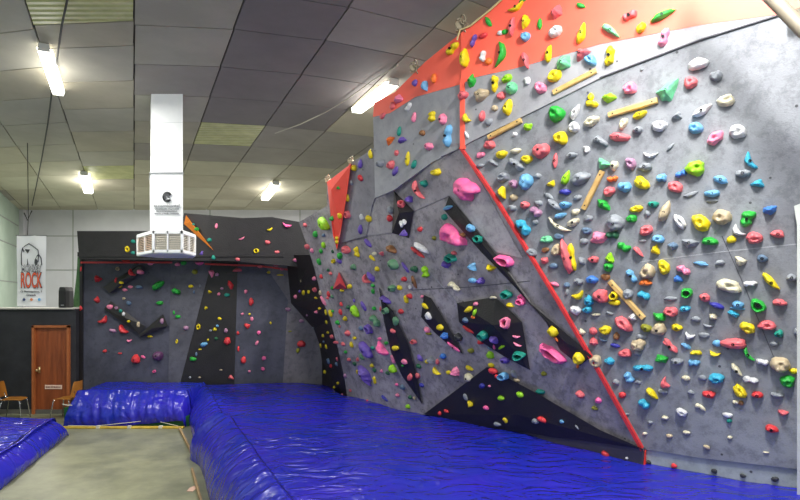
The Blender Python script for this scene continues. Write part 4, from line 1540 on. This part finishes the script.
text('MONKEY', .21, (G(31.2, 268.6).x, yb, G(31.2, 268.6).z), ban, inkm, 'monkey_outline', bold=.009, sx=.52, ext=.002)
text('MONKEY', .205, (G(31.2, 268.6).x, yb-.006, G(31.2, 268.6).z), ban, mat('white_print', (238, 238, 240), .6), 'monkey_lettering', bold=-.003, sx=.52)
text('C/ Montequintos, 3', .062, (G(31.2, 291.5).x, yb, G(31.2, 291.5).z), ban, inkm, 'address_line')
text('Granada', .062, (G(31.2, 295).x, yb, G(31.2, 295).z), ban, inkm, 'address_line')
lg_ = MB()
def poly(*uv): lg_.tube([G(u, v) for u, v in uv], .010, 5)
poly((21.5, 265), (21.3, 254), (22.5, 248), (25, 246), (29, 243.6), (33, 246), (38, 250), (38.5, 254), (41, 258), (41.8, 265))
poly((27.5, 265), (27.3, 259), (28, 265)); poly((36, 265), (35, 260), (37.5, 255), (38.5, 258))
poly((22.5, 248), (24, 252)); poly((38.5, 254), (38, 262))
lg_.add([G(u, v) for u, v in ((24.5, 249), (30, 249.5), (28.5, 252), (27.5, 253.5), (26.5, 251.5))], [(0, 1, 2, 3, 4)]); disc(lg_, G(36, 262), .035, .07, inner=0)
lg_.build('rock_drawing', inkm, ban)
for u, c in ((24, (40, 60, 110)), (31.5, (226, 140, 90)), (39.3, (90, 170, 220))):
    q = MB(); disc(q, G(u, 299.5), .032, .032, inner=0); q.build('round_icon', mat('icon_%d' % u, c, .6), ban)
# speaker
q0, q1 = at_y(57, 287, 13.35), at_y(66.8, 308, 13.35); zs = zt+.028; hs = q0.z-zs
spk = empty('loudspeaker', ((q0.x+q1.x)/2, 13.5, zs), 'black upright loudspeaker standing on the partition cap right of the banner', 'speaker')
cx = (q0.x+q1.x)/2; ws = q1.x-q0.x; R = ws/2
prof = [(-R*.75, -.02), (-R, .08), (-R, .25), (R, .25), (R, .08), (R*.75, -.02)]
vs = []
for z, sc in ((zs, .9), (zs+.04, 1), (zs+hs*.8, .97), (zs+hs*.95, .8), (zs+hs, .6)): vs += [Vector((cx+x*sc, 13.38+y, z)) for x, y in prof]
fs = [tuple(range(6))]+[tuple(range(24, 30))[::-1]]+[(r*6+i, r*6+(i+1) % 6, r*6+6+(i+1) % 6, r*6+6+i) for r in range(4) for i in range(6)]
bksh = mat('black_plastic', (36, 36, 38), .5); mesh('cabinet', vs, fs, bksh, spk)
MB().box((cx, 13.35, zs+hs*.45), (ws*.66, .02, hs*.72), bev=.008).build('grille', mat('grille_black', (24, 24, 25), .6, bump=.5, bscale=90), spk)
MB().box((cx+.02, 13.336, zs+.06), (.07, .008, .022)).build('badge', mat('badge_silver', (150, 150, 155), .3, metal=.6), spk)
# green cloth hanging behind the far wall's left post
vs = []; yc = 13.95
EL = [(77.5, 257, 79.5), (77, 268, 80), (76, 280, 80), (74.5, 292, 80), (73.5, 300, 80), (73, 307, 80)]
for yy in (0, .04):
    for u0, v, u1 in EL:
        for i in range(5): p = at_y(u0+(u1-u0)*i/4, v, yc); vs.append(Vector((p.x, p.y+yy+.03*math.sin(i*2.2), p.z)))
fs = [(j*5+i, j*5+i+5, j*5+i+6, j*5+i+1) for j in range(5) for i in range(4)]; fs += [tuple(30+x for x in reversed(f)) for f in fs]
tag(mesh('green_cloth', vs, fs, mat('green_cloth', (78, 118, 74), .8, mottle=.3, scale=8), smooth=True), 'green cloth hanging at the left end of the far bouldering wall', 'cloth')

# ---------------------------------------------------------------- chairs
ply = mat('chair_plywood', (196, 132, 52), .45, rgb2=(170, 108, 40), scale=4); chrome = mat('chair_chrome', (200, 202, 206), .25, metal=.9)
def chair(x, y, rz, label):
    root = empty('plywood_chair', (x, y, 0), label, 'chair', 'wooden chairs by the door')
    R = Matrix.Rotation(rz, 3, 'Z'); O = Vector((x, y, 0)); T = lambda p: O+R @ Vector(p)
    # seat: curved board; local +x is the front
    vs = []; nx, ny = 6, 6
    for k in (0, 1):
        for i in range(nx+1):
            for j in range(ny+1):
                a = -.20+.40*i/nx; c = -.19+.38*j/ny; w = 1-.12*(abs(i-nx/2)/(nx/2))**3
                vs.append(T((a, c*w, .44+.012*(j/ny*2-1)**2-.03*max(0, i/nx-.75)*2+.014*k)))
    q = (nx+1)*(ny+1); fs = [(i*(ny+1)+j, i*(ny+1)+j+1, (i+1)*(ny+1)+j+1, (i+1)*(ny+1)+j) for i in range(nx) for j in range(ny)]
    edge = [i*(ny+1) for i in range(nx+1)]+[nx*(ny+1)+j for j in range(1, ny+1)]+[i*(ny+1)+ny for i in range(nx-1, -1, -1)]+[j for j in range(ny-1, 0, -1)]
    fa = fs+[tuple(q+t for t in reversed(f)) for f in fs]+[(edge[i], edge[(i+1) % len(edge)], edge[(i+1) % len(edge)]+q, edge[i]+q) for i in range(len(edge))]
    mesh('seat', vs, fa, ply, root, smooth=False)
    vs = []
    for k in (0, 1):
        for i in range(nx+1):
            for j in range(ny+1):
                z = .50+.33*i/nx; c = -.18+.36*j/ny; w = 1-.25*(i/nx)**3
                vs.append(T((-.22-.05*i/nx-.014*k-.03*(1-(j/ny*2-1)**2), c*w, z)))
    mesh('backrest', vs, fa, ply, root)
    for sy in (-1, 1):
        MB().tube([T((.17, sy*.16, .435)), T((.19, sy*.17, .40)), T((.24, sy*.21, .0))], .012, 8).build('leg', chrome, root, smooth=True)
        MB().tube([T((-.15, sy*.15, .435)), T((-.18, sy*.17, .38)), T((-.26, sy*.21, .0))], .012, 8).build('leg', chrome, root, smooth=True)
        MB().tube([T((-.12, sy*.12, .43)), T((-.22, sy*.12, .47)), T((-.27, sy*.12, .62))], .011, 8).build('back_support', chrome, root, smooth=True)
chair(at_y(14, 400, 12.7).x, 12.7, .15, 'plywood chair with chrome legs at the left edge, left of the door')
p = at_z(67, 414, 0); chair(at_y(66.5, 400, 12.8).x, 12.8, math.pi-.1, 'plywood chair in front of the door, half hidden by the blue far mat')

# ---------------------------------------------------------------- fluorescent lamps
tubem = mat('lamp_tube_glow', (255, 252, 238), .4, emit=6)
housing = mat('lamp_housing', (205, 205, 198), .5)
def lamp(p, q, label, watts, w=.11):
    p, q = Vector(p), Vector(q); t = (q-p).normalized(); s = t.cross(Vector((0, 0, 1))).normalized(); n = s.cross(t).normalized(); 
    root = empty('fluorescent_lamp', ((p+q)/2).to_tuple(), label, 'lamp', 'fluorescent lamps on the ceiling')
    def slab(a, c, hw, z0, z1, name, m):
        vs = [a-s*hw+n*z0, a+s*hw+n*z0, c+s*hw+n*z0, c-s*hw+n*z0]; vs += [a-s*hw*.8+n*z1, a+s*hw*.8+n*z1, c+s*hw*.8+n*z1, c-s*hw*.8+n*z1]
        return mesh(name, vs, [(3, 2, 1, 0), (4, 5, 6, 7), (0, 1, 5, 4), (1, 2, 6, 5), (2, 3, 7, 6), (3, 0, 4, 7)], m, root)
    slab(p, q, w*.6, -.055, -.003, 'housing', housing)
    e = t*.05
    slab(p+e, q-e, w, -.056, -.12, 'diffuser', tubem)
    for a in (p, q): slab(a-t*.015, a+t*.015, w*.8, -.12, -.01, 'end_cap', housing)
    for f in (0,):
        d = bpy.data.lights.new('lamp_light', 'AREA'); d.shape = 'RECTANGLE'; d.size = (q-p).length*.9; d.size_y = .2; d.energy = watts; d.color = (1, .98, .92)
        o = bpy.data.objects.new('lamp_light', d); COL.objects.link(o); o.parent = root; o.location = n*-.16; o.rotation_euler = Matrix((t, s, n)).transposed().to_euler()
        d = bpy.data.lights.new('added_halo_light', 'POINT'); d.shadow_soft_size = .1; d.energy = watts*.08; d.color = (1, .98, .92)  # point light added below each lamp to brighten the ceiling around it
        o = bpy.data.objects.new('added_halo_light', d); COL.objects.link(o); o.parent = root; o.location = t*(f*(q-p).length)+n*-.42
oc = lambda u, v: on_ceiling(u, v)
lamp(oc(44, 43), oc(58.5, 89), 'glowing fluorescent lamp at the upper left beneath the ribbed skylight', 210, .10)
lamp(oc(356, 107), oc(394, 78), 'largest glowing fluorescent lamp, left of the coral wall corner', 310, .12)
lamp(oc(84, 171), oc(88.5, 190), 'small distant fluorescent lamp above the far left hall', 380, .14)
lamp(oc(276, 181), oc(265, 197), 'small distant fluorescent lamp above the far climbing wall', 380, .14)
lamp((1.55, 5.6, ceil_z(5.6)), (2.35, 3.9, ceil_z(3.9)), 'fluorescent lamp above the near end of the climbing wall', 120)

# ---------------------------------------------------------------- cables, braces, anchors
steel = mat('anchor_steel', (150, 140, 118), .5, metal=.5)
pts = [on_ceiling(u, v)-Vector((0, 0, .06)) for u, v in ((68, -8), (62, 20), (57, 55), (52, 88), (48, 120), (42, 155), (36, 185), (32, 204))]
tag(MB().tube(pts, .014, 6).build('hanging_cable', MATS['cord_dark']), 'dark cable running along the ceiling past the upper left lamp', 'cable')
pts = [on_ceiling(u, v)-Vector((0, 0, .05)) for u, v in ((275, 131), (300, 122), (325, 110), (348, 96), (372, 78), (398, 62))]
tag(MB().tube(pts, .010, 6).build('hanging_wire', mat('pale_wire', (176, 170, 156), .6)), 'thin pale wire crossing the ceiling to the largest lamp', 'wire')
p, q = at_y(764, -10, 4.75), at_y(815, 42, 4.55)
br = empty('steel_brace', p.to_tuple(), 'thick grey steel tube crossing the top right corner of the wall', 'brace')
MB().tube([p+(p-q)*1.2, p, q, q+(q-p)*.3], .055, 16).build('brace_tube', mat('brace_paint', (112, 105, 92), .5, mottle=.15), br, smooth=True)
e = W2.hit(803, 18, .02)
MB().box(tuple(e+W2.n*.09), (.16, .20, .10), rot=Matrix.Rotation(.6, 3, 'Z')).build('brace_bracket', mat('bracket_dark', (90, 86, 74), .5, metal=.4), br)
def anchor(u, v, plane, sc, label):
    c = plane.hit(u, v, .03); root = empty('rope_anchor', c.to_tuple(), label, 'anchor', 'rope anchors along the top of the wall')
    r1 = [c+Vector((math.cos(a)*.035*sc, -.02, math.sin(a)*.045*sc+.02)) for a in [i*math.pi/8 for i in range(16)]]
    MB().tube(r1, .006*sc, 6, closed=True).build('ring', steel, root, smooth=True)
    ch = MB()
    for k in range(3):
        d = c+Vector((.04*(k+1)*sc*.7, .0, (.05-.07*k)*sc)); ax = k % 2
        ch.tube([d+Vector((math.cos(a)*.022*sc, -.02+ax*math.cos(a)*.02, math.sin(a)*.04*sc)) for a in [i*math.pi/6 for i in range(12)]], .007*sc, 5, closed=True)
    ch.build('chain', steel, root, smooth=True)
    MB().box(tuple(c+Vector((0, .03, 0))), (.06*sc, .05, .08*sc)).build('hanger_plate', steel, root)
anchor(459.5, 26, W2, 1.5, 'steel ring and chain anchor at the top edge of the coral panel')
anchor(413, 68.5, W3, 1.3, 'steel ring and chain anchor left of the purple hold on the coral corner')
anchor(350, 162, W1, 1.0, 'small steel anchor at the upper tip of the coral fin')
anchor(327, 180.5, W1, 1.0, 'small steel anchor at the left tip of the coral fin')
pts = [W2.hit(u, v, .05) for u, v in ((457, 40), (460, 30), (470, 26), (480, 18), (490, 10), (500, 1), (508, -6))]
tag(MB().tube(pts, .012, 6).build('climbing_rope', mat('rope_cream', (196, 180, 130), .8)), 'cream rope lying along the sloping top edge of the coral panel', 'rope')
